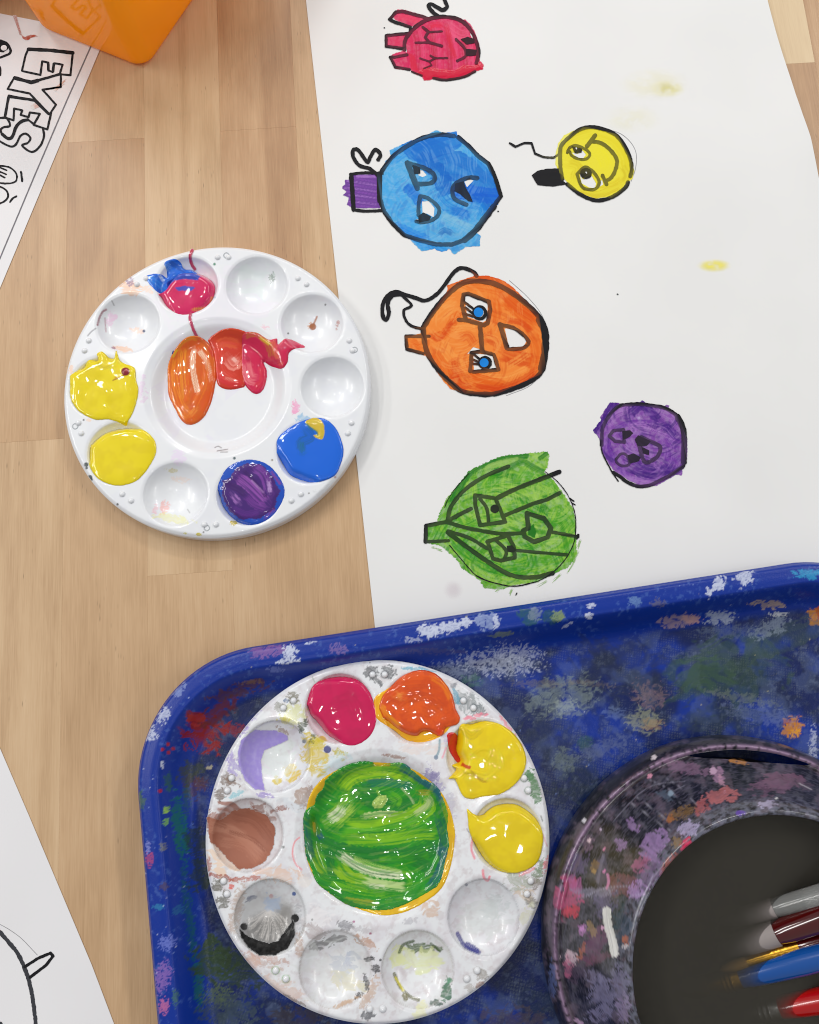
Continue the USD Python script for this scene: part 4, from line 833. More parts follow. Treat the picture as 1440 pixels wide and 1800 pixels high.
for k, (c, r, col, a, f, thr) in enumerate([((430, 1700), (60, 50), C('#2c3c28'), .8, 9, .45), ((400, 1775), (70, 40), C('#3c4a50'), .7, 5, .5), ((520, 1790), (60, 30), C('#3a3438'), .7, 8, .46), ((960, 1760), (60, 30), C('#24324a'), .6, 8, .5), ((900, 1790), (70, 26), C('#4c4248'), .6, 8, .48)]):
    S(c, r, col, a, f, thr, 0, 850 + k)
rs2 = np.random.RandomState(5)
for k in range(45):
    q = (rs2.uniform(330, 1440), rs2.uniform(1020, 1420)); P.dot(q, rs2.uniform(0.5, 1.5), [WH, C('#b8b08c'), C('#7a90c8')][k % 3], a=0.7)
for k in range(60):
    q = (rs2.uniform(245, 345), rs2.uniform(1330, 1790)); P.dot(q, rs2.uniform(0.4, 1.2), [WH, C('#90a8d8')][k % 2], a=0.6)
V, F, rgb = clip(np.column_stack([X.ravel(), Y.ravel(), Zt.ravel()]), gridfaces(*X.shape), D.ravel(), np.clip(P.rgb, 0, 1))
put(tray, 'tray_body', V, F, M_TRAY, rgb)
# the lip that turns down round the outside
us = []
cs = [(TRAD, TRAD, math.pi), (TWID - TRAD, TRAD, 1.5 * math.pi), (TWID - TRAD, TDEP - TRAD, 0), (TRAD, TDEP - TRAD, 0.5 * math.pi)]
for cu, cvv, a0 in cs:
    for a in np.linspace(a0, a0 + math.pi / 2, 24): us.append((cu + TRAD * math.cos(a), cvv + TRAD * math.sin(a), math.cos(a), math.sin(a)))
us = np.array(us); xy = TO + us[:, :1] * TU + us[:, 1:2] * TV; nn = us[:, 2:3] * TU + us[:, 3:4] * TV; m = len(xy)
prof = [(-0.0003, 0.01735), (0.0006, 0.0162), (0.0009, 0.0140), (0.0002, 0.0126), (-0.002, 0.0128), (-0.010, 0.0165), (-0.014, 0.0120), (-0.021, 0.0012), (-0.03, 0.0008)]
V = np.vstack([np.column_stack([xy + nn * o, np.full(m, h)]) for o, h in prof]); F = []
a = np.arange(m); b = (a + 1) % m
for k in range(len(prof) - 1): F += [np.stack([k * m + a, k * m + b, (k + 1) * m + b], 1), np.stack([k * m + a, (k + 1) * m + b, (k + 1) * m + a], 1)]
put(tray, 'tray_lip', V, np.vstack(F), M_TRAY, np.tile(C('#06328f'), (len(V), 1)))

# ------------------------------------------------------------------ round ten-well palettes
PR, WR, RW = 0.0874, 0.0660, 0.0180
WELLS = [(WR * math.cos(math.radians(108 - 36 * k)), WR * math.sin(math.radians(108 - 36 * k))) for k in range(10)]
def dish(x, y):
    """Height of the dish below or above its flat top, at points from its centre."""
    r = np.hypot(x, y)
    h = -0.0068 * ss(0.0405, 0.0300, r) - 0.0009 * ss(0.0430, 0.0395, r)
    for wx, wy in WELLS:
        d = np.hypot(x - wx, y - wy) / RW
        h = h - 0.0086 * np.clip(1 - d * d, 0, 1) ** 0.8 * ss(1.02, 0.94, d) - 0.0012 * ss(1.10, 0.88, d)
    return h - 0.0016 * ss(PR - 0.0028, PR + 0.0006, r) ** 2
class Palette:
    def __init__(s, label, cx, cy, ztop, n0):
        s.c = np.array([cx, cy]); s.z = ztop; s.n0 = n0
        s.th = thing('paint_palette', label, 'palette', (cx, cy, 0))
        s.X, s.Y = grid(cx - PR - 0.001, cx + PR + 0.001, cy - PR - 0.001, cy + PR + 0.001, 0.00042)
        s.Z = s.surf(s.X, s.Y)
        s.P = Paint(*topx(s.X, s.Y, s.Z), C('#eef0f3') * 0.97)
    def surf(s, x, y): return s.z + dish(x - s.c[0], y - s.c[1])
    def body(s):
        v = PR - np.hypot(s.X - s.c[0], s.Y - s.c[1])
        V, F, rgb = clip(np.column_stack([s.X.ravel(), s.Y.ravel(), s.Z.ravel()]), gridfaces(*s.X.shape), v.ravel(), np.clip(s.P.rgb, 0, 1))
        d = put(s.th, 'dish', V, F, M_PLASTIC, rgb)
        a = np.linspace(0, 2 * math.pi, 240, endpoint=False)
        zt = s.z - 0.0013; lo = s.n0
        prof = [(PR - 0.0004, zt - 0.0002), (PR + 0.0004, zt - 0.0009), (PR + 0.0005, zt - 0.002), (PR + 0.0005, lo + 0.0012), (PR + 0.0003, lo + 0.0004), (PR - 0.0002, lo), (PR - 0.0012, lo + 0.001), (PR - 0.0016, zt - 0.002)]
        V = np.vstack([np.column_stack([s.c[0] + r * np.cos(a), s.c[1] + r * np.sin(a), np.full(240, h)]) for r, h in prof]); F = []
        i = np.arange(240); j = (i + 1) % 240
        for k in range(len(prof) - 1): F += [np.stack([k * 240 + i, (k + 1) * 240 + j, k * 240 + j], 1), np.stack([k * 240 + i, (k + 1) * 240 + i, (k + 1) * 240 + j], 1)]
        put(s.th, 'outer_rim', V, np.vstack(F), M_PLASTIC, np.tile(C('#eef0f3') * 0.97, (len(V), 1)))
        return d
    def nubs(s):
        pr = [(0.0017, -0.0002), (0.0016, 0.0004), (0.0012, 0.0009), (0.0007, 0.0012), (0.0, 0.0013)]
        for k in range(10):
            for e in (-1, 1):
                a = math.radians(90 - 36 * k) + e * 0.040
                c = (s.c[0] + 0.0803 * math.cos(a), s.c[1] + 0.0803 * math.sin(a))
                t = trimesh.creation.revolve(np.array(pr[::-1])[::-1], sections=12)
                t.apply_translation([c[0], c[1], float(s.surf(c[0], c[1]))])
                put(s.th, 'nub', t.vertices, t.faces, M_PLASTIC, np.tile(C('#eef0f3') * 0.95, (len(t.vertices), 1)))
    def dollop(s, poly, base, paint, depth=0.0, dome=0.0010, edgew=7.0, wav=0.0003, label=None, mat=None, jit=0.5, seed=0, r=0.00034, n='paint', wf=34.0):
        """Wet paint: an outline in photograph coordinates; 'depth' is where its level lies against the dish's flat top, 'paint' colours it."""
        poly = closed_curve(poly, 4)
        zr = s.z - 0.001
        w = at(poly[:, 0], poly[:, 1], zr)
        X, Y = grid(w[:, 0].min() - 0.003, w[:, 0].max() + 0.003, w[:, 1].min() - 0.003, w[:, 1].max() + 0.003, r)
        Zb = s.surf(X, Y)
        lev = s.z + depth
        Zm = np.maximum(Zb, np.minimum(lev, Zb + 0.02))
        P = Paint(*topx(X, Y, Zm), base)
        i = np.arange(len(P.px))
        e = P.sdf(i, poly, jit, 6.0, seed)
        P.val = np.clip(e, -3, 3)
        if paint: paint(P)
        e = np.maximum(e, 0); zb = Zb.ravel()
        film = dome * (1 - np.exp(-e / (edgew * 0.7))) + wav * (fb(P.px / wf, P.py / wf, seed + 2, 2) - 0.5) * 1.6 * ss(0, 10, e)
        full = np.maximum(lev - zb, 0) + film
        rise = e * 0.00034 * 2.6
        k_ = 0.0004
        g = np.clip(0.5 + 0.5 * (rise - full) / k_, 0, 1)
        h = rise * (1 - g) + full * g - k_ * g * (1 - g)
        Z0 = (zb + np.maximum(h, 0)).reshape(X.shape)
        Z = Z0.ravel() + (gaussian_filter(Z0, 3.2).ravel() - Z0.ravel()) * ss(1.5, 7, e)
        Z = np.maximum(Z + gaussian_filter((P.h * ss(0, 5, e)).reshape(X.shape), 0.9).ravel(), zb) + 0.00006
        V, F, rgb = clip(np.column_stack([X.ravel(), Y.ravel(), Z]), gridfaces(*X.shape), P.val, np.clip(P.rgb, 0, 1))
        return put(s.th, n, V, F, mat or M_WET, rgb, label=label)
    def film(s, lo, hi, paint, mat=None, label=None, n='dried_paint', dz=0.00025):
        w = np.array([at(a, b, s.z) for a in (lo[0], hi[0]) for b in (lo[1], hi[1])])
        X, Y = grid(w[:, 0].min(), w[:, 0].max(), w[:, 1].min(), w[:, 1].max(), 0.00034)
        Z = s.surf(X, Y); P = Paint(*topx(X, Y, Z), (0.8, 0.8, 0.8)); paint(P)
        V, F, rgb = clip(np.column_stack([X.ravel(), Y.ravel(), Z.ravel() + dz + P.h]), gridfaces(*X.shape), P.val, np.clip(P.rgb, 0, 1))
        return put(s.th, n, V, F, mat or M_WET, rgb, label=label)

UP = Palette('white round palette on the wood with orange and red paint mixed in its middle', -0.1102, 0.1622, 0.0104, 0.0003)
P = UP.P
P.mixin(np.arange(len(P.px)), 0.10 * ss(0.45, 0.7, fb(P.px / 50, P.py / 50, 31, 4)), C('#cfd0e6'))
z = Zo(100, 420, 2.483)
for k, (c, r, col, a, f, thr) in enumerate([((320, 215), (60, 34), C('#f2cdb4'), .9, 20, .42), ((400, 222), (34, 18), C('#f6dccb'), .8, 14, .42), ((240, 340), (26, 50), C('#f0cfe6'), .8, 22, .42), ((350, 400), (34, 20), C('#f3d9cc'), .9, 12, .44), ((290, 480), (50, 14), C('#f0cdb6'), .9, 16, .4), ((250, 476), (14, 8), C('#9c5a70'), .8, 5, .45),
        ((1042, 735), (22, 40), C('#f0a8cc'), .95, 8, .45), ((910, 385), (22, 14), C('#f0c8d4'), .8, 6, .48), ((470, 1175), (26, 40), C('#f0b8b4'), .8, 12, .45), ((500, 1220), (110, 24), C('#ecebb4'), .7, 16, .47), ((500, 1010), (40, 12), C('#d8d0a8'), .8, 8, .46), ((540, 1050), (50, 20), C('#f0e0d8'), .7, 9, .47), ((430, 1180), (14, 30), C('#f2c4cc'), .7, 8, .46),
        ((940, 170), (16, 28), C('#8f9d94'), .85, 8, .42), ((1225, 375), (10, 26), C('#c49a94'), .9, 10, .36), ((870, 200), (110, 100), C('#e4efec'), .5, 50, .4), ((370, 650), (14, 60), C('#e8cfe8'), .6, 12, .46), ((600, 620), (180, 260), C('#e4dff0'), .35, 60, .42), ((380, 690), (20, 40), C('#e6cce4'), .6, 10, .46), ((530, 950), (40, 40), C('#ebdcf2'), .7, 16, .44),
        ((60, 570), (14, 24), C('#f4d0b8'), .8, 8, .44), ((140, 790), (16, 10), C('#f4d6c0'), .8, 7, .44), ((1080, 785), (50, 24), C('#8fbede'), .75, 24, .4), ((560, 1285), (10, 6), C('#c8c040'), .8, 5, .4), ((620, 1290), (16, 8), C('#c8b820'), .9, 5, .4), ((770, 1240), (20, 12), C('#c4b020'), .95, 6, .42), ((1110, 380), (18, 16), C('#d8a47c'), .7, 8, .42), ((320, 185), (20, 24), C('#9a7a98'), .8, 6, .46), ((1175, 1120), (60, 50), C('#d8dadd'), .6, 10, .46), ((700, 300), (300, 200), C('#efe9f4'), .4, 40, .46)]):
    P.scuff(z(c)[0], (z.w(r[0]), z.w(r[1])), col, a, z.w(f), thr, 0.2, 900 + k)
DK = C('#3a3a40')
for l, w, col in ((((215, 308), (200, 318), (185, 345), (178, 375)), 9, '#8a3a4e'), (((210, 345), (212, 380), (215, 405)), 5, '#b07a8c'), (((170, 390), (150, 405), (135, 422)), 6, '#8a8a90'), (((690, 910), (705, 905), (718, 912)), 4, '#55494f'), (((700, 925), (720, 922), (745, 918)), 4, '#55494f'), (((715, 930), (745, 930)), 3, '#55494f'),
                  (((1135, 340), (1122, 370)), 8, '#a8643c'), (((240, 270), (250, 290)), 4, '#777'+'777'), (((570, 1180), (580, 1195)), 3, '#808080')):
    P.stroke(z(*l), z.w(w), C(col), a=0.85, br=0.2, seed=3)
for c, r, col in (((1117, 383), 15, '#9c5a30'), ((1010, 412), 4, '#444444'), ((688, 110), 6, '#2f7a5c'), ((775, 957), 6, '#2c4a50'), ((128, 985), 10, '#2e3a38'), ((145, 1040), 10, '#3c4a46'), ((150, 1050), 7, '#3c4a46'), ((117, 790), 4, '#44403c'), ((380, 402), 6, '#33466a'), ((940, 965), 5, '#9a948c'), ((265, 1158), 5, '#555555'), ((1172, 287), 4, '#444444'), ((690, 255), 5, '#bfd0e0'), ((1215, 1040), 5, '#c0a0a0'), ((640, 1280), 4, '#707070'), ((1100, 1110), 4, '#8a8a8a'), ((130, 1000), 6, '#2e3a38')):
    P.dot(z(c)[0], z.w(r), C(col), a=0.9)
for c in ((740, 72), (1300, 484), (80, 818), (655, 1262)):
    q = z(c)[0]; i = P.box(q, q, 8); d = np.abs(np.hypot(P.px[i] - q[0], P.py[i] - q[1]) - 4.6); P.mixin(i, ss(1.2, 0.3, d) * 0.75, C('#4a5a60'))
UP.body(); UP.nubs()
# wells and middle
z = Zo(100, 600, 6.667)
YEL = C('#ecd800')
def yel(lo, hi, s=0, tone='#dfc800'):
    def f(P):
        P.mixin(np.arange(len(P.px)), 0.5 * ss(0.4, 0.7, fb(P.px / 30, P.py / 30, s, 3)), C(tone))
    return f
def y1(P):
    yel(0, 0, 1)(P)
    P.stroke(z((470, 250), (550, 320), (640, 300)), z.w(36), C('#b8a400'), a=0.5, seed=1)
    P.stroke(z((800, 405), (730, 440), (665, 465)), z.w(12), C('#8c3a20'), a=0.9, br=0.1, seed=2); P.stroke(z((720, 425), (680, 445)), z.w(26), C('#b06a20'), a=0.6, seed=3)
    P.dot(z((812, 362))[0], z.w(48), C('#86202c'), hh=0.0011); P.dot(z((830, 350))[0], z.w(18), C('#b85a5c'), a=0.7)
    P.stroke(z((300, 300), (400, 240), (520, 220), (640, 230)), z.w(60), YEL, a=0.2, hh=0.0006, seed=8); P.stroke(z((560, 760), (700, 870), (860, 830)), z.w(80), YEL, a=0.2, hh=0.0006, seed=9)
UP.dollop(z((150, 430), (165, 390), (300, 285), (370, 215), (465, 205), (472, 140), (520, 118), (570, 150), (605, 185), (670, 192), (692, 100), (735, 215), (800, 262), (880, 290), (920, 335), (925, 440), (952, 540), (950, 620), (915, 770), (860, 890), (796, 968), (720, 945), (600, 912), (480, 920), (380, 890), (260, 820), (180, 720), (150, 620), (150, 520)), YEL, y1, depth=0.0003, dome=0.0011, wav=0.0006, label='yellow paint spilling past its well, a red drop on it', seed=11)
UP.dollop(z((370, 1300), (390, 1200), (500, 1080), (620, 1020), (780, 995), (930, 1010), (1050, 1060), (1150, 1170), (1162, 1300), (1110, 1420), (1020, 1550), (920, 1640), (760, 1690), (620, 1675), (500, 1620), (420, 1540), (370, 1430)), YEL, yel(0, 0, 3), depth=0.0002, dome=0.001, wav=0.0003, label='smooth yellow paint filling its well', seed=12, wf=44)
z = Zo(240, 430, 4.5)
PINK, BLU = C('#cf2a60'), C('#0068d4')
def pk1(P):
    P.mixin(np.arange(len(P.px)), 0.3 * ss(0.4, 0.7, fb(P.px / 20, P.py / 20, 4, 3)), C('#b8204e'))
    P.stroke(z((600, 400), (560, 480), (440, 520)), z.w(22), C('#e0b040'), a=0.7, br=0.8, seed=5)
    P.fill(z((240, 300), (320, 210), (440, 195), (505, 250), (490, 290), (400, 275), (300, 290), (250, 320)), C('#1450b8'), a=0.95, jit=1.5, seed=6, hh=0.0008)
    P.fill(z((305, 345), (380, 330), (470, 345), (440, 368), (330, 368)), C('#1c4cb4'), a=0.9, jit=1.2, seed=7)
    P.stroke(z((260, 320), (360, 300), (480, 300)), z.w(20), PINK, a=0.6, hh=0.0006, seed=8)
UP.dollop(z((170, 390), (215, 330), (240, 280), (320, 200), (430, 185), (520, 212), (590, 270), (612, 330), (592, 420), (530, 490), (440, 545), (350, 552), (280, 522), (220, 460), (190, 405)), PINK, pk1, depth=-0.0004, dome=0.0009, wav=0.0004, label='crimson paint with blue stirred in', seed=13)
def bl1(P):
    P.stroke(z((70, 270), (150, 290), (230, 370)), z.w(60), C('#3f96ea'), a=0.6, br=0.9, seed=9, hh=0.0004); P.stroke(z((180, 240), (220, 300)), z.w(24), C('#cfe4f6'), a=0.8, br=0.7, seed=10); P.stroke(z((260, 130), (320, 180), (400, 220)), z.w(40), C('#0a4ca4'), a=0.7, br=0.6, seed=12)
    P.stroke(z((235, 150), (270, 210)), z.w(50), C('#8fc0ee'), a=0.7, br=0.9, seed=13)
UP.dollop(z((60, 258), (130, 233), (195, 235), (240, 262), (238, 200), (222, 142), (295, 113), (350, 142), (372, 182), (440, 190), (490, 240), (420, 265), (300, 285), (250, 310), (268, 360), (235, 402), (165, 372), (100, 310)), BLU, bl1, depth=-0.004, dome=0.0009, wav=0.0003, label='bright blue paint smeared from the well onto the rim', seed=14)
for l in (((442, 45), (425, 90), (435, 150), (462, 195)), ((428, 540), (425, 590), (450, 670), (478, 730))):
    def drip(P):
        P.stroke(z(*l), z.w(26), C('#b42a54'), a=1, br=0.1, cover=True, hh=0.0005, edge=0.1)
    UP.film((328, 432), (354, 600), drip, label='thin crimson drip', n='paint')
def org(P):
    P.mixin(np.arange(len(P.px)), 0.5 * ss(0.4, 0.65, fb(P.px / 18, P.py / 40, 5, 3)), C('#d8520c'))
    for k, (l, w, c, a, br, hh) in enumerate([(((320, 820), (400, 745), (500, 740), (590, 810)), 60, '#c8901a', .7, .6, .0003), (((300, 900), (290, 1080), (350, 1280), (430, 1370)), 90, '#f09030', .7, .8, .0004), (((380, 820), (370, 1000), (390, 1240)), 80, '#f2a040', .6, .9, .0005), (((460, 830), (450, 980), (490, 1180)), 44, '#fbe0c4', .85, .7, -.0003), (((500, 840), (560, 940), (600, 1090)), 40, '#f8d8bc', .85, .7, -.0003),
                                              (((420, 1000), (400, 1250)), 30, '#e06a10', .8, .5, .0005), (((560, 900), (540, 1100), (460, 1280)), 60, '#e87a1c', .6, .8, .0006), (((480, 740), (570, 800), (620, 900)), 40, '#c03028', .8, .4, .0006), (((600, 1000), (590, 1180), (530, 1340)), 60, '#d85810', .8, .5, .0005), (((430, 1360), (480, 1300)), 40, '#f0a050', .6, .6, 0), (((330, 830), (290, 900)), 20, '#d8b820', .8, .5, .0003)]):
        P.stroke(z(*l), z.w(w), C(c), a=a, br=br, seed=30 + k, hh=hh)
UP.dollop(z((245, 1000), (268, 900), (320, 810), (390, 738), (480, 722), (560, 770), (610, 840), (632, 960), (628, 1080), (590, 1250), (530, 1370), (440, 1425), (365, 1400), (300, 1290), (250, 1170)), C('#d0621a'), org, depth=-0.02, dome=0.0016, edgew=4, wav=0.0003, label='orange paint brushed in a long oval', seed=15)
def cor_(P):
    for k, (l, w, c, a, br, hh) in enumerate([(((600, 760), (720, 690), (850, 720)), 90, '#c84414', .8, .5, .0003), (((640, 830), (700, 780), (820, 800)), 80, '#d8603a', .6, .8, .0004), (((660, 820), (680, 1000), (780, 1080)), 90, '#dc4a3c', .7, .8, .0005), (((720, 900), (770, 960), (830, 900)), 90, '#f09a8c', .7, .8, -.0002), (((760, 900), (800, 940)), 30, '#f6c4b8', .8, .6, 0), (((640, 1040), (740, 1100), (850, 1110)), 60, '#cc3038', .8, .5, .0006), (((700, 1060), (800, 1090)), 30, '#f0a090', .5, .8, 0)]):
        P.stroke(z(*l), z.w(w), C(c), a=a, br=br, seed=50 + k, hh=hh)
UP.dollop(z((565, 760), (640, 692), (720, 662), (800, 668), (872, 700), (850, 760), (855, 900), (850, 1000), (862, 1110), (820, 1135), (720, 1147), (640, 1100), (622, 950), (600, 830)), C('#c63a2a'), cor_, depth=-0.02, dome=0.0013, edgew=4, wav=0.0003, label='coral red paint in swirls', seed=16)
def mag(P):
    for k, (l, w, c, a, br, hh) in enumerate([(((860, 730), (960, 710), (1050, 800), (1080, 900)), 60, '#b8761c', .75, .7, .0006), (((980, 740), (1060, 800)), 26, '#d8c030', .8, .4, .0004), (((1080, 760), (1110, 880), (1150, 960)), 40, '#d86a50', .8, .6, .0007), (((870, 930), (900, 1060), (960, 1080)), 90, '#e88088', .75, .85, -.0001), (((990, 970), (1000, 1080), (940, 1140)), 50, '#d03848', .8, .5, .0008), (((840, 740), (850, 860), (900, 930)), 30, '#b01c44', .8, .4, .0007), (((1180, 760), (1260, 810), (1330, 805)), 50, '#d84866', .6, .7, 0), (((1000, 900), (1060, 940), (1160, 920)), 40, '#b81c48', .8, .4, .0006)]):
        P.stroke(z(*l), z.w(w), C(c), a=a, br=br, seed=70 + k, hh=hh)
UP.dollop(z((830, 730), (875, 692), (960, 700), (1045, 752), (1110, 742), (1122, 790), (1190, 742), (1335, 808), (1255, 822), (1205, 862), (1195, 930), (1148, 982), (1060, 960), (1005, 930), (1032, 1000), (1022, 1100), (985, 1168), (930, 1178), (870, 1125), (838, 1050), (826, 900)), C('#c8244e'), mag, depth=-0.02, dome=0.0015, edgew=3.5, wav=0.0004, label='magenta paint trailing to the rim of the middle', seed=17)
UP.dollop(z((284, 848), (292, 838), (304, 850), (302, 868), (290, 872), (280, 862)), C('#1e4a94'), None, depth=-0.02, dome=0.0006, edgew=2, wav=0, label='small blue drop', seed=18)
z = Zo(360, 720, 5.143)
def bl2(P):
    P.stroke(z((900, 170), (960, 250), (880, 300), (880, 380)), z.w(90), C('#0a5a8c'), a=0.6, br=0.6, seed=1); P.stroke(z((880, 290), (870, 340), (900, 390)), z.w(50), C('#0e6a70'), a=0.7, br=0.6, seed=4)
    P.fill(z((905, 120), (985, 72), (1060, 108), (1085, 200), (1065, 270), (1015, 262), (985, 235), (1025, 230), (1000, 190), (955, 160)), C('#d8bc10'), a=0.95, jit=1.2, seed=2, smooth=True, hh=0.0005); P.stroke(z((920, 130), (960, 170), (1010, 200), (1025, 240)), z.w(16), C('#3f7a20'), a=0.7, br=0.3, seed=3)
UP.dollop(z((648, 300), (680, 230), (780, 150), (880, 100), (1000, 72), (1100, 90), (1180, 160), (1232, 270), (1255, 380), (1230, 490), (1180, 590), (1080, 640), (980, 652), (860, 620), (760, 570), (700, 480), (650, 385)), C('#0066d6'), bl2, depth=0.0004, dome=0.0011, wav=0.00025, label='blue paint filling its well with a tongue of yellow', seed=19, wf=44)
def pu2(P):
    P.fill(z((290, 530), (400, 485), (520, 505), (620, 610), (680, 740), (630, 900), (510, 985), (330, 995), (215, 910), (155, 780), (165, 650), (230, 620)), C('#43186a'), a=0.95, jit=2.5, seed=3, hh=0.0004)
    for k, (l, w, c, a, br, hh) in enumerate([(((300, 610), (400, 690), (560, 850)), 100, '#9454ac', .85, .8, -.0002), (((440, 520), (540, 600), (590, 770)), 90, '#7c409c', .8, .8, -.0002), (((580, 640), (595, 760)), 40, '#c4a0d8', .7, .7, 0), (((250, 770), (320, 850)), 60, '#a876c0', .8, .8, -.0002), (((380, 780), (460, 860), (560, 900)), 80, '#7a3c98', .7, .8, .0004), (((260, 900), (380, 950), (500, 920)), 60, '#5c2684', .7, .6, .0006), (((180, 660), (300, 720), (380, 780)), 60, '#3a1260', .8, .4, .0006), (((360, 560), (480, 680), (560, 800)), 30, '#34105a', .8, .4, .0008), (((600, 560), (690, 680)), 26, '#a02c6c', .6, .7, 0), (((640, 900), (540, 990)), 26, '#8a2c7c', .6, .7, 0), (((420, 640), (540, 760)), 20, '#b88acb', .6, .7, 0)]):
        P.stroke(z(*l), z.w(w), C(c), a=a, br=br, seed=90 + k, hh=hh)
UP.dollop(z((115, 720), (150, 610), (210, 522), (320, 465), (430, 453), (560, 490), (660, 590), (718, 700), (712, 800), (640, 930), (540, 1010), (420, 1042), (300, 1012), (200, 930), (140, 830)), C('#164cb4'), pu2, depth=-0.0004, dome=0.001, wav=0.0005, label='purple paint stirred over blue', seed=20)

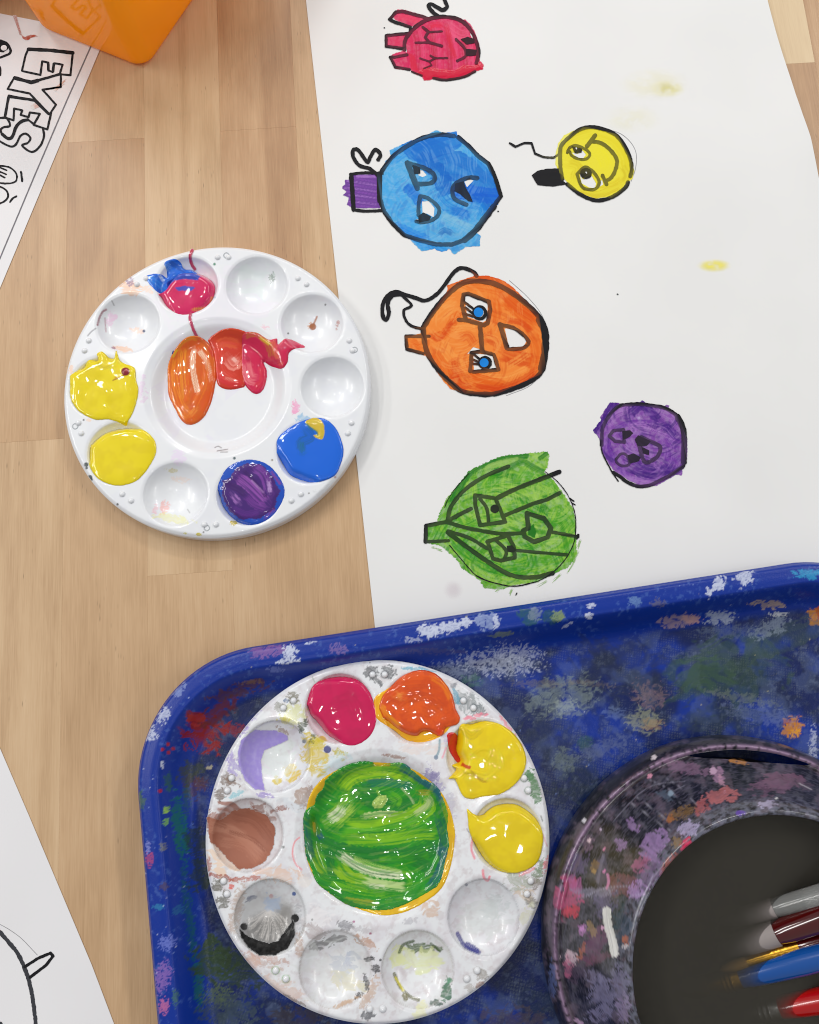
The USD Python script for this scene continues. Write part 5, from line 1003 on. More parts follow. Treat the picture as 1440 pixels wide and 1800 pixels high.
LP = Palette('white round palette with green paint in its middle, lying in the blue tray', -0.0163, -0.0796, 0.0152, 0.0034)
P = LP.P
al = np.arange(len(P.px))
z = Zo(340, 1150, 2.25)
P.mixin(al, 0.4 * ss(0.45, 0.7, fb(P.px / 60, P.py / 60, 41, 4)), C('#d8d2da'))
P.mixin(al, 0.3 * ss(0.5, 0.75, fb(P.px / 16, P.py / 16, 42, 5)), C('#cfc3c6'))
P.mixin(al, 0.35 * ss(0.56, 0.75, fb(P.px / 22 + 5, P.py / 22, 43, 5)), C('#bfb2b4'))
LAV, BRN, PCH = C('#a99bd2'), C('#a06a5a'), C('#f0d6c0')
for k, (c, r, col, a, f, thr, ang) in enumerate([
        ((400, 240), (60, 60), C('#cfd07a'), .7, 9, .48, .8), ((480, 390), (60, 110), C('#d8c020'), .95, 16, .45, -.25), ((430, 285), (20, 34), C('#35401c'), .95, 8, .43, .5), ((470, 340), (14, 40), C('#50561c'), .9, 8, .45, .4), ((490, 350), (40, 30), C('#d0c030'), .8, 9, .46, 0), ((580, 395), (40, 24), C('#c0b428'), .9, 8, .45, .4), ((360, 260), (30, 20), C('#d0c450'), .8, 8, .45, 0), ((390, 470), (40, 36), C('#e0c21c'), .95, 14, .42, 0), ((330, 500), (22, 18), C('#dcc43c'), .9, 10, .42, 0),
        ((210, 270), (90, 26), LAV, .9, 9, .46, -.9), ((160, 440), (60, 34), LAV, .9, 9, .46, 1.3), ((280, 560), (40, 14), LAV, .95, 9, .42, .2), ((350, 300), (36, 12), C('#9a7f70'), .8, 8, .45, .6), ((340, 420), (90, 90), C('#dfeae4'), .6, 30, .4, 0),
        ((190, 700), (150, 110), BRN, .95, 30, .40, .3), ((80, 660), (50, 50), BRN, .95, 16, .42, 0), ((250, 640), (90, 50), C('#8f5a4a'), .8, 14, .46, 0), ((110, 800), (90, 70), PCH, .95, 24, .42, .5), ((330, 870), (120, 40), C('#e8c8b4'), .8, 14, .46, 0), ((350, 610), (30, 14), C('#8c4a38'), .95, 6, .44, 0), ((110, 880), (70, 14), C('#a04a34'), .9, 8, .47, .2), ((200, 890), (90, 14), C('#b4563c'), .8, 8, .48, -.1), ((60, 840), (14, 50), C('#b0644c'), .8, 8, .46, 0), ((150, 920), (14, 14), C('#d8503c'), .9, 8, .42, 0),
        ((230, 965), (30, 12), C('#28386e'), .9, 10, .42, -.4), ((320, 990), (36, 40), C('#8aa4cc'), .7, 16, .44, 0), ((400, 1045), (14, 20), C('#222222'), 1, 8, .36, 0), ((200, 1080), (12, 14), C('#222222'), 1, 8, .36, 0),
        ((170, 1020), (30, 140), C('#c0a898'), .7, 8, .47, .2), ((400, 1090), (26, 120), C('#c2c4c8'), .7, 8, .47, .2), ((240, 1210), (140, 20), C('#c8b0a4'), .7, 7, .47, .3), ((490, 1040), (60, 60), C('#f4f2f4'), .9, 20, .42, 0), ((480, 1100), (70, 40), C('#b8acac'), .8, 12, .46, .4), ((600, 1075), (40, 24), C('#8f8e94'), .9, 9, .44, .3), ((670, 1090), (50, 16), C('#c0bcc0'), .7, 8, .45, .2), ((680, 1140), (60, 22), C('#c29c86'), .9, 10, .44, .5), ((420, 1150), (20, 60), C('#b89a88'), .7, 8, .46, 0),
        ((530, 1140), (90, 24), C('#7e7e7e'), .9, 16, .42, -.35), ((590, 1230), (60, 70), C('#b4bccc'), .7, 14, .44, .8), ((610, 1290), (80, 50), C('#d8d2ae'), .8, 14, .44, .4), ((550, 1260), (150, 140), C('#dcdedc'), .5, 24, .42, 0), ((655, 1350), (24, 14), C('#33302e'), .95, 6, .44, -.5), ((600, 1380), (70, 12), C('#c8a27c'), .8, 8, .46, -.4), ((700, 1340), (24, 90), C('#d0b4a0'), .8, 9, .46, .5), ((720, 1250), (24, 26), C('#1e1a1e'), .98, 10, .43, 0), ((695, 1205), (24, 12), C('#1c1c1e'), .98, 8, .43, 0), ((685, 1300), (12, 50), C('#3c3c40'), .95, 8, .45, -.2),
        ((340, 1330), (120, 60), C('#d8bcae'), .7, 12, .46, .4), ((400, 1370), (60, 10), C('#8a7a72'), .8, 7, .47, .5), ((230, 1230), (40, 50), C('#d8b4a4'), .7, 10, .46, .8), ((290, 1200), (100, 20), C('#c09a8c'), .7, 9, .46, .3), ((690, 1430), (36, 24), C('#55565c'), .9, 7, .46, 0),
        ((900, 1160), (80, 22), C('#5c7048'), .95, 12, .42, .1), ((890, 1210), (110, 60), C('#e2e8b0'), .8, 24, .42, 0), ((810, 1200), (40, 60), C('#e8ecb0'), .8, 14, .43, 0), ((1000, 1330), (24, 60), C('#2e6a4a'), .95, 12, .44, .2), ((960, 1380), (36, 16), C('#3e5a50'), .95, 10, .42, 0), ((900, 1420), (30, 50), C('#eeeeb4'), .7, 14, .44, .3), ((1010, 1290), (16, 14), C('#6aa484'), .8, 8, .42, 0),
        ((1150, 1050), (110, 100), C('#d3d8d6'), .6, 30, .42, 0), ((1190, 1000), (60, 60), C('#cfd6d6'), .6, 12, .45, 0), ((1290, 900), (70, 50), C('#a8b09c'), .8, 10, .46, .5), ((1310, 950), (50, 30), C('#d8c4ac'), .8, 10, .46, .5), ((1365, 860), (26, 60), C('#5f7a4c'), .85, 8, .45, .3), ((1400, 830), (18, 40), C('#f08c98'), .9, 8, .43, .3), ((1320, 860), (40, 12), C('#f0a0a8'), .9, 8, .44, -.3), ((1350, 530), (24, 90), C('#4a7a48'), .98, 12, .42, -.25), ((1330, 480), (26, 30), C('#4f8050'), .95, 12, .42, 0),
        ((1080, 190), (60, 50), C('#8f9698'), .85, 9, .44, .6), ((1130, 215), (40, 26), C('#6c7478'), .85, 7, .44, .6), ((1030, 120), (16, 14), C('#90929a'), .9, 8, .4, 0), ((890, 60), (90, 10), C('#6fb4cc'), .9, 9, .44, .1), ((1040, 170), (14, 50), C('#5fa0b8'), .85, 9, .44, -.3), ((1120, 245), (50, 12), C('#f0889c'), .95, 9, .43, -.2), ((1240, 270), (20, 60), C('#f09aa4'), .9, 9, .44, -.6), ((1300, 330), (10, 50), C('#e88c98'), .8, 8, .44, -.3),
        ((705, 70), (34, 34), C('#6a6c70'), .95, 7, .42, 0), ((772, 70), (34, 34), C('#6a6c70'), .95, 7, .42, 0), ((730, 110), (40, 14), C('#55585c'), .9, 6, .46, .7), ((395, 172), (30, 30), C('#76705e'), .9, 7, .43, 0), ((370, 185), (14, 12), C('#2c5a8a'), .9, 7, .42, 0), ((342, 210), (28, 26), C('#8a8a80'), .85, 7, .43, 0), ((130, 495), (26, 30), C('#7c6a60'), .9, 7, .43, .5), ((150, 505), (40, 14), C('#8a7468'), .9, 7, .44, .5), ((108, 555), (30, 30), C('#6e5c50'), .9, 7, .43, 0), ((170, 555), (50, 14), C('#8cc8d4'), .8, 8, .45, -.4),
        ((95, 915), (32, 32), C('#6c6a60'), .95, 7, .42, 0), ((115, 980), (32, 32), C('#6c6a62'), .95, 7, .42, 0), ((1355, 905), (30, 30), C('#8a8076'), .85, 7, .44, 0), ((1335, 980), (28, 28), C('#8a8a84'), .85, 7, .44, 0), ((1140, 1270), (34, 30), C('#9a948c'), .8, 7, .45, 0), ((1130, 1310), (30, 14), C('#a07a68'), .85, 7, .44, -.3), ((1090, 1320), (24, 20), C('#b8b4b0'), .8, 7, .45, 0),
        ((900, 370), (120, 30), C('#ebdcd6'), .7, 18, .44, 0), ((960, 520), (30, 90), C('#a9a0c8'), .8, 10, .45, -.4), ((940, 490), (40, 40), C('#8078a8'), .8, 9, .46, 0), ((1000, 640), (40, 120), C('#c9c4d2'), .7, 9, .46, .2), ((1020, 780), (14, 100), C('#b8a4b4'), .7, 9, .46, .2), ((940, 1010), (40, 40), C('#d8bca8'), .85, 12, .44, -.5), ((860, 1055), (40, 16), C('#c4c4ca'), .8, 8, .45, 0), ((1000, 330), (14, 40), C('#c0b0d0'), .6, 9, .45, 0), ((560, 430), (80, 40), C('#cfe4ea'), .7, 12, .44, -.5), ((440, 560), (40, 70), C('#a88c7c'), .85, 10, .45, .5), ((400, 600), (90, 24), C('#cfd8e0'), .5, 10, .46, .3), ((800, 405), (60, 10), C('#9a7464'), .85, 7, .46, .15),
        ((1250, 600), (130, 20), C('#e4eaea'), .7, 16, .43, 0), ((440, 890), (30, 50), C('#ece6e2'), .8, 16, .42, 0), ((1320, 1030), (24, 60), C('#d8d8bc'), .7, 9, .45, .5)]):
    P.scuff(z(c)[0], (z.w(r[0]), z.w(r[1])), col, a * 0.9, z.w(f) * 1.25, thr, ang, 1000 + k, soft=0.06)
for l, w, col in ((((975, 340), (972, 380), (960, 408)), 9, '#7fa0ac'), (((1000, 370), (985, 410)), 7, '#f0a8b8'), (((1105, 725), (1100, 770), (1112, 808)), 9, '#f08c9c'), (((1145, 855), (1150, 885), (1165, 895), (1172, 880)), 9, '#f07c8c'), (((420, 725), (400, 745), (392, 790), (405, 830), (428, 852)), 6, '#f09098'), (((1230, 1240), (1225, 1225)), 4, '#a09aa0'), (((1375, 640), (1382, 660)), 4, '#3c4a3c'), (((1082, 690), (1090, 705)), 4, '#706a80'), (((1320, 640), (1370, 690), (1400, 760)), 4, '#d88c98'), (((470, 90), (480, 110)), 4, '#8a9a8a'),
                  (((1045, 1105), (1070, 1150), (1100, 1170), (1130, 1180)), 16, '#2a2c84'), (((1085, 1150), (1120, 1172)), 24, '#2c2e88'), (((795, 1265), (815, 1310), (850, 1350), (890, 1368)), 14, '#5a5a1c'), (((800, 1280), (830, 1330)), 10, '#d8cc30'), (((835, 1350), (840, 1362)), 20, '#6a6414'), (((815, 1180), (830, 1150), (870, 1135)), 12, '#4c6038'), (((940, 1145), (975, 1175)), 10, '#465a34')):
    P.stroke(z(*l), z.w(w), C(col), a=0.9, br=0.25, seed=5)
for c, r, col in (((530, 377), 15, '#222a7c'), ((355, 763), 6, '#8a8c8c'), ((1080, 912), 6, '#6c7486'), ((398, 948), 8, '#3a5a9c'), ((308, 957), 8, '#d06a70'), ((700, 1105), 5, '#9a5a70'), ((740, 1210), 5, '#222222'), ((438, 345), 8, '#777f88'), ((960, 408), 9, '#8090a4'), ((1000, 700), 4, '#888888'), ((470, 1050), 4, '#909090'), ((635, 1058), 5, '#b06a90')):
    P.dot(z(c)[0], z.w(r), C(col), a=0.9)
ell = lambda cx, cy, rx, ry: np.array([z.ox + (cx + rx * np.cos(np.linspace(0, 6.28, 26, endpoint=False))) / z.k, z.oy + (cy + ry * np.sin(np.linspace(0, 6.28, 26, endpoint=False))) / z.k]).T
P.fill(ell(292, 1055, 112, 118), C('#b4b4b4'), a=0.75, soft=14, jit=3, seed=2); P.fill(ell(295, 1105, 100, 75), C('#6c6a68'), a=0.85, soft=13, jit=5, seed=3); P.fill(ell(365, 1040, 34, 50), C('#77736f'), a=0.7, soft=10, jit=4, seed=4)
for k in range(9):
    a_ = 0.5 + k * 0.27
    P.stroke(z((300, 1010), (300 + 60 * math.cos(a_), 1010 + 70 * math.sin(a_)), (300 + 95 * math.cos(a_ + 0.1), 1010 + 125 * math.sin(a_ + 0.1))), z.w(9 + 5 * (k % 3)), C('#d6d2ce'), a=0.6, br=0.8, seed=570 + k)
P.scuff(z((310, 985))[0], (z.w(44), z.w(50)), C('#9db2d0'), 0.5, 12, 0.44, 0.3, 33); P.dot(z((200, 1078))[0], z.w(15), C('#1c1c1c')); P.dot(z((402, 1045))[0], z.w(16), C('#1c1c1c'))
for k, (wx, wy) in enumerate(WELLS):
    t_ = np.linspace(0, 2 * math.pi, 40); r_ = RW * 0.99
    q = np.stack(topx(LP.c[0] + wx + r_ * np.cos(t_), LP.c[1] + wy + r_ * np.sin(t_), LP.z - 0.001), 1)
    P.stroke(q, 5, C(['#a59a98', '#b0a49c', '#a9b0a4', '#9aa0a4', '#8f9298'][k % 5]), a=0.28, br=0.9, seed=620 + k, smooth=False); P.stroke(q[5:17 + k], 2.2, C('#77706e'), a=0.4, br=0.9, seed=640 + k, smooth=False)
# rings of grime round the nubs
for k in range(10):
    for e in (-1, 1):
        a = math.radians(90 - 36 * k) + e * 0.040
        q = topx(LP.c[0] + 0.0803 * math.cos(a), LP.c[1] + 0.0803 * math.sin(a), LP.z)
        i = P.box(q, q, 14); d = np.hypot(P.px[i] - q[0], P.py[i] - q[1])
        P.mixin(i, ss(11, 6, d + 3 * fb(P.px[i] / 4, P.py[i] / 4, k)) * [0.8, 0.75, 0.75, 0.6, 0.5, 0.4, 0.7, 0.8, 0.8, 0.8][k], [C('#5e6064'), C('#6c7478'), C('#4a7048'), C('#8a8076'), C('#a09a94'), C('#b0a8a4'), C('#7ab060'), C('#6c6a60'), C('#6e5c50'), C('#76766a')][k])
LP.body(); LP.nubs()
def dry(poly, col, s, mottle=0.3, hh=0.00015):
    def f(P): P.fill(z(*poly), C(col), a=1, jit=1.4, seed=s, mottled=mottle, hh=hh)
    return f
LP.film((395, 1255), (525, 1420), dry(((190, 340), (240, 300), (320, 300), (372, 320), (375, 340), (330, 360), (280, 380), (268, 420), (275, 500), (285, 540), (245, 535), (205, 500), (180, 440), (175, 390)), '#a596d8', 3, 0.08), mat=M_GLOSSY, label='lavender paint half covering a well')
def brn(P):
    P.fill(z((52, 640), (110, 655), (160, 615), (220, 608), (290, 635), (325, 690), (318, 760), (285, 820), (230, 848), (180, 850), (140, 815), (100, 770), (66, 740)), C('#a06a58'), jit=2.2, seed=8)
    for k, (l, w, c) in enumerate([(((60, 680), (160, 700), (280, 800)), 50, '#b88470'), (((150, 640), (240, 660), (310, 740)), 40, '#8e5a4a'), (((100, 740), (200, 760), (260, 830)), 40, '#b07a66'), (((200, 620), (290, 670)), 24, '#96604e'), (((140, 700), (230, 730), (290, 780)), 16, '#8a5646'), (((80, 660), (140, 680)), 30, '#94604e')]):
        P.stroke(z(*l), z.w(w), C(c), a=0.75, br=0.7, seed=560 + k)
LP.film((362, 1415), (490, 1535), brn, mat=M_DRY, label='brown paint dried across a well')
LP.film((420, 1610), (530, 1690), dry(((180, 1078), (205, 1105), (225, 1118), (262, 1130), (300, 1142), (335, 1132), (360, 1095), (398, 1046), (404, 1110), (372, 1165), (320, 1192), (260, 1192), (215, 1160), (188, 1120)), '#121212', 4, 0.02), mat=M_GLOSSY, label='black paint left in the lower half of a well')
def pk3(P): P.mixin(np.arange(len(P.px)), 0.35 * ss(0.4, 0.65, fb(P.px / 26, P.py / 26, 6, 3)), C('#b81c50')); P.stroke(z((560, 200), (620, 180), (650, 240)), z.w(60), C('#b41a4c'), a=0.4, hh=0.0003, seed=4)
LP.dollop(z((448, 200), (478, 120), (560, 90), (640, 98), (690, 140), (716, 200), (724, 262), (700, 322), (650, 357), (600, 357), (530, 322), (488, 272), (460, 240)), C('#cb2058'), pk3, depth=-0.0002, dome=0.001, wav=0.0004, label='deep pink paint filling its well', seed=31)
z = Zo(520, 1160, 3.273)
def oy(P): P.stroke(z((460, 220), (470, 320), (560, 400), (700, 470)), z.w(40), C('#e8a000'), a=0.5, seed=2, hh=0.0004)
LP.dollop(z((448, 260), (460, 210), (530, 165), (640, 90), (760, 80), (860, 140), (905, 240), (910, 340), (850, 430), (740, 472), (640, 462), (560, 402), (480, 350), (452, 310)), C('#efb608'), oy, depth=-0.002, dome=0.0008, wav=0.0003, label='yellow paint under the orange', seed=32)
def or3(P):
    P.mixin(np.arange(len(P.px)), 0.6 * ss(0.4, 0.65, fb(P.px / 18, P.py / 18, 7, 4)), C('#c94a08'))
    for k, (l, w, c, a, br, hh) in enumerate([(((530, 220), (620, 170), (760, 160), (860, 180)), 90, '#d0500c', .6, .7, .0005), (((570, 200), (620, 215)), 50, '#f09a50', .7, .7, .0006), (((780, 100), (850, 150), (890, 230)), 30, '#f08a20', .6, .7, .0004), (((490, 260), (530, 320), (600, 390)), 34, '#f0a018', .7, .6, .0003), (((820, 370), (840, 330), (900, 330)), 40, '#e05a10', .5, .4, .0008), (((600, 300), (700, 260), (800, 300)), 90, '#e8641a', .5, .6, .0005), (((740, 430), (800, 430), (840, 390)), 30, '#e83a20', .6, .5, .0005), (((640, 240), (740, 210), (830, 260)), 50, '#b84408', .5, .6, .0007)]):
        P.stroke(z(*l), z.w(w), C(c), a=a, br=br, seed=110 + k, hh=hh)
LP.dollop(z((478, 280), (500, 205), (560, 140), (620, 88), (710, 58), (790, 72), (850, 120), (900, 200), (922, 285), (946, 330), (930, 372), (868, 392), (838, 440), (740, 432), (715, 455), (640, 445), (575, 405), (500, 330)), C('#df5c0c'), or3, depth=0.0006, dome=0.0014, wav=0.0007, label='orange paint heaped in its well', seed=33)
def rdp(P):
    pass
LP.dollop(z((870, 432), (910, 418), (935, 450), (928, 520), (975, 580), (1012, 605), (1010, 628), (960, 615), (915, 575), (880, 510)), C('#cc3030'), None, depth=-0.02, dome=0.001, edgew=3, wav=0.0002, label='red paint beside the yellow', seed=34)
def ya(P):
    P.mixin(np.arange(len(P.px)), 0.4 * ss(0.4, 0.65, fb(P.px / 24, P.py / 24, 8, 3)), C('#e2c400'))
    for k, (l, w, c, a, br, hh) in enumerate([(((960, 400), (1010, 440), (1060, 400)), 40, '#b89a00', .5, .5, .0005), (((880, 680), (1000, 640), (1100, 660), (1140, 600)), 34, '#ecd21c', .5, .4, .0010), (((1000, 560), (1060, 510), (1120, 520), (1100, 570)), 30, '#e6cc14', .5, .4, .0010), (((1000, 630), (1060, 690), (1100, 700)), 14, '#a87a10', .6, .4, 0), (((1140, 480), (1180, 600), (1100, 680)), 40, '#e8ce10', .4, .4, .0007), (((1080, 690), (960, 640)), 16, '#a88c00', .5, .4, 0)]):
        P.stroke(z(*l), z.w(w), C(c), a=a, br=br, seed=130 + k, hh=hh)
    P.fill(z((960, 595), (1010, 612), (1000, 628), (950, 612)), C('#c03828'), a=0.9, seed=3)
LP.dollop(z((938, 400), (958, 368), (1010, 372), (1090, 353), (1180, 372), (1270, 440), (1320, 530), (1322, 620), (1270, 710), (1180, 772), (1080, 787), (1015, 802), (960, 782), (918, 692), (878, 684), (925, 640), (902, 612), (950, 590), (930, 540), (930, 480)), C('#f0d606'), ya, depth=0.0006, dome=0.0013, wav=0.0006, label='yellow paint with a trailing string beside red', seed=35)
z = Zo(660, 1380, 4.284)
LP.dollop(z((688, 178), (738, 218), (810, 236), (880, 182), (960, 155), (1060, 155), (1150, 200), (1222, 270), (1262, 370), (1257, 480), (1222, 580), (1140, 642), (1030, 667), (920, 642), (830, 572), (758, 460), (708, 350), (698, 260)), C('#ecd404'), yel(0, 0, 9, '#e0c400'), depth=0.0003, dome=0.0012, wav=0.0004, label='smooth yellow paint with a pointed tail', seed=36, wf=44)
z = Zo(510, 1310, 4.5)
def gy(P): P.mixin(np.arange(len(P.px)), 0.5 * ss(0.4, 0.6, fb(P.px / 20, P.py / 20, 9, 3)), C('#d2a400'))
LP.dollop(z((105, 640), (130, 500), (165, 380), (260, 262), (420, 175), (560, 140), (760, 140), (960, 185), (1150, 320), (1250, 470), (1298, 640), (1302, 760), (1270, 960), (1200, 1130), (1060, 1245), (900, 1322), (740, 1345), (600, 1315), (450, 1255), (300, 1160), (190, 1040), (120, 850)), C('#e6bc08'), gy, depth=-0.02, dome=0.0008, edgew=4, wav=0.0002, label='yellow paint showing at the edge of the green', seed=37)
def gre(P):
    LG, WHT, DGR, TEAL, MID = '#7dbb1e', '#dfe8c4', '#15782e', '#0d5a68', '#3f9e22'
    P.mixin(np.arange(len(P.px)), 0.5 * ss(0.4, 0.65, fb(P.px / 30, P.py / 12, 10, 4)), C(MID))
    for k, (l, w, c, a, br, hh) in enumerate([
            (((180, 420), (320, 250), (560, 160), (800, 160)), 110, DGR, .8, .7, .0006), (((300, 330), (450, 210), (640, 180)), 70, MID, .7, .9, .0004), (((400, 350), (500, 250), (700, 200), (880, 220), (1000, 290)), 120, '#86bc1c', .85, .95, .0006), (((430, 340), (540, 260), (740, 235), (900, 270)), 60, '#a6cc34', .7, .95, .0004),
            (((660, 150), (800, 150)), 26, '#c8921c', .6, .6, 0), (((880, 150), (960, 200), (1060, 270), (1180, 360), (1230, 470)), 90, TEAL, .85, .5, .0008), (((1010, 370), (1110, 370)), 40, '#9a9420', .8, .7, .0003), (((600, 300), (760, 290), (960, 320)), 60, '#0f6a5c', .8, .5, .0008), (((560, 330), (640, 420), (820, 480), (1000, 480)), 130, DGR, .8, .4, .0006),
            (((780, 380), (850, 430), (820, 480)), 70, '#5fae20', .7, .8, .0002), (((880, 330), (960, 420), (980, 460)), 18, '#c4d4a0', .6, .6, .0004), (((330, 600), (420, 520), (500, 440)), 150, '#a8cc5c', .85, .95, -.0003), (((300, 590), (380, 540), (430, 470)), 80, WHT, .75, .9, -.0003), (((380, 440), (500, 400)), 80, '#6cae2c', .6, .8, .0003),
            (((580, 560), (720, 540), (940, 545)), 46, '#cfe09c', .85, .7, -.0002), (((430, 640), (640, 640), (900, 590), (1060, 500), (1090, 420)), 130, '#8ec43a', .9, .95, -.0002), (((980, 560), (1100, 460), (1080, 400)), 60, '#c8d49c', .6, .9, 0), (((400, 700), (640, 700), (900, 660), (1110, 560)), 120, '#5cae1e', .9, .95, .0004), (((440, 740), (760, 740), (1000, 700), (1160, 690)), 90, '#86c030', .8, .95, .0004), (((540, 690), (800, 670), (1000, 620)), 20, DGR, .7, .5, .0006),
            (((200, 740), (420, 830), (700, 870), (1000, 850), (1190, 790)), 110, DGR, .95, .35, .0009), (((700, 900), (1000, 880), (1100, 850)), 50, '#4aa024', .7, .8, .0004), (((190, 800), (230, 920), (300, 1010)), 80, '#8cb83c', .85, .95, 0), (((300, 820), (320, 920), (340, 1040)), 60, DGR, .9, .4, .0009),
            (((400, 860), (520, 940), (700, 1000), (900, 1020)), 70, WHT, .9, .75, -.0004), (((500, 880), (680, 950), (880, 990)), 40, '#a4cc70', .8, .8, .0003), (((420, 880), (600, 990), (840, 1030)), 12, '#2c6c34', .7, .4, .0005), (((380, 930), (460, 1030), (640, 1090)), 110, '#8fbe34', .85, .9, .0002), (((560, 1070), (760, 1110), (920, 1130)), 90, '#c4dc98', .85, .9, -.0002), (((620, 1100), (760, 1120)), 40, WHT, .7, .8, 0), (((880, 950), (960, 1060), (940, 1160)), 60, '#5aaa1c', .85, .9, .0003), (((840, 900), (1000, 960), (1030, 1100), (960, 1210)), 130, '#2f9226', .85, .85, .0006), (((960, 900), (1080, 950), (1120, 1060)), 90, DGR, .8, .5, .0006),
            (((220, 1050), (420, 1120), (700, 1180), (960, 1220)), 110, '#2a8c26', .95, .6, .0007), (((320, 1080), (560, 1150), (760, 1170)), 40, '#74b82c', .7, .9, .0003), (((420, 1220), (560, 1240), (680, 1250)), 60, '#9a9a24', .7, .8, .0002), (((300, 1170), (500, 1270), (760, 1300), (980, 1230)), 70, DGR, .85, .5, .0006),
            (((120, 560), (130, 700), (170, 900)), 70, '#0f6054', .85, .5, .0008), (((170, 560), (210, 660), (240, 720)), 60, '#4a7a24', .7, .7, .0006), (((190, 600), (200, 680)), 20, '#c89a20', .6, .6, .0003), (((230, 690), (260, 740)), 40, '#0f4f74', .8, .5, .0008), (((1180, 560), (1230, 740), (1200, 900)), 90, '#0e5e50', .8, .6, .0009), (((1160, 800), (1220, 860), (1180, 1000), (1100, 1120)), 70, TEAL, .75, .6, .0009), (((1210, 480), (1260, 640), (1262, 760)), 30, '#7a9c1c', .8, .6, .0005), (((140, 470), (200, 420), (260, 330)), 50, DGR, .8, .4, .0007), (((200, 380), (230, 340)), 40, '#b09a1c', .7, .6, .0002)]):
        P.stroke(z(*l), z.w(w) * 1.08, C(c), a=min(1, a * 1.1), br=br * 0.9, seed=310 + k, hh=hh * 0.75, fine=0.13, soft=0.8)
    P.streaks((640, 1290), 420, C('#9ccf38'), 0.2, 4.2, 5, lo=0.52, hi=0.66, hh=0); P.streaks((655, 1270), 420, C('#126c28'), 0.3, 5.0, 8, lo=0.52, hi=0.64, hh=0); P.streaks((640, 1290), 420, C('#cfe29a'), 0.1, 3.2, 15, lo=0.57, hi=0.66, hh=0)
    P.fill(z((655, 440), (700, 395), (760, 390), (775, 430), (730, 490), (670, 495), (650, 470)), C('#bcd47a'), a=0.95, jit=1, seed=4, mottled=0.4, mf=4, hh=0.0006)
    P.stroke(z((690, 350), (710, 395)), z.w(20), C('#9cc850'), a=0.7, seed=8, hh=0.0004)
LP.dollop(z((105, 640), (112, 540), (150, 490), (190, 460), (200, 400), (260, 330), (285, 262), (420, 168), (560, 128), (650, 133), (700, 150), (880, 138), (960, 188), (1050, 258), (1150, 315), (1215, 420), (1255, 560), (1250, 660), (1265, 780), (1235, 920), (1190, 1090), (1095, 1165), (960, 1240), (840, 1290), (740, 1310), (600, 1300), (450, 1260), (300, 1160), (210, 1080), (160, 960), (120, 850)), C('#1f8a2c'), gre, depth=-0.02, dome=0.0022, edgew=6, wav=0.0005, label='green paint stirred in broad strokes over the middle', seed=38, jit=1.2)

# ------------------------------------------------------------------ water pot and the brushes in it
PCX, PCY = 0.1652, -0.1296
pot = thing('water_pot', 'black plastic water pot with sloping paint-smeared collar, full of murky water', 'water pot', (PCX, PCY, 0.0035))
PF = [(0.0930, 0.0038), (0.0975, 0.0042), (0.0988, 0.0070), (0.0991, 0.0120), (0.0980, 0.0180), (0.0962, 0.0216), (0.0950, 0.0232), (0.0944, 0.0236), (0.0937, 0.0233), (0.0930, 0.0230), (0.0905, 0.0262), (0.0860, 0.0335), (0.0815, 0.0430), (0.0775, 0.0530), (0.0735, 0.0618), (0.0712, 0.0652), (0.0698, 0.0665), (0.0688, 0.0668), (0.0680, 0.0663), (0.0677, 0.0650), (0.0690, 0.0600), (0.0740, 0.0490), (0.0800, 0.0360), (0.0850, 0.0240), (0.0880, 0.0120), (0.0860, 0.0068), (0.05, 0.0062), (0.0005, 0.0062)]
PF = np.array(PF); sl = np.r_[0, np.cumsum(np.hypot(*np.diff(PF, axis=0).T))]
out_len = sl[19]
sv = np.unique(np.r_[np.linspace(0, out_len, 150), sl[:20], sl[19:], np.linspace(out_len, sl[-1], 40)])
pr_ = np.column_stack([PchipInterpolator(sl, PF[:, 0])(sv), PchipInterpolator(sl, PF[:, 1])(sv)])
NT = 560
a = np.linspace(0, 2 * math.pi, NT, endpoint=False)
X = PCX + pr_[:, :1] * np.cos(a); Y = PCY + pr_[:, :1] * np.sin(a); Z = np.repeat(pr_[:, 1:], NT, 1)
P = Paint(*topx(X, Y, Z), C('#121216'))
outer = np.repeat((sv <= out_len)[:, None], NT, 1).ravel()
al = np.arange(len(P.px))
ta = np.tile(a * 12, (len(sv), 1)).ravel(); sm = np.repeat(sv[:, None] * 900, NT, 1).ravel()
GP, PP = C('#73717b'), C('#7c6c7a')
inn = outer * (0.35 + 0.65 * ss(0.094, 0.090, np.repeat(pr_[:, :1], NT, 1).ravel()))
P.mixin(al, inn * 0.4 * ss(0.45, 0.68, fb(P.px / 36, P.py / 36, 51, 5)), C('#55535f'))
P.mixin(al, inn * 0.3 * ss(0.52, 0.7, fb(P.px / 14, P.py / 14, 52, 5)), GP)
P.mixin(al, inn * 0.45 * ss(0.5, 0.68, fb(ta * 1.4, sm * 0.9, 53, 4)), C('#5c5868'))
P.mixin(al, outer * 0.35 * ss(0.55, 0.68, fb(P.px / 30 + 7, P.py / 30, 54, 4)), PP)
zz = np.clip((Z.ravel() - 0.055) / 0.011, 0, 1) * outer
P.mixin(al, 0.55 * zz * ss(0.38, 0.62, fb(ta * 2, sm * 0.5, 55, 4)), C('#7d8092'))
rim = np.exp(-((np.repeat(pr_[:, :1], NT, 1).ravel() - 0.0943) / 0.0011) ** 2) * outer * (Z.ravel() > 0.02)
P.mixin(al, 0.85 * rim * ss(0.25, 0.5, fb(ta * 3, sm * 0.2, 56, 3)), C('#a58aa8'))
z = Zo(940, 1280, 2.88)
LV, MV, PKR = C('#a487b8'), C('#8d6a94'), C('#c0607c')
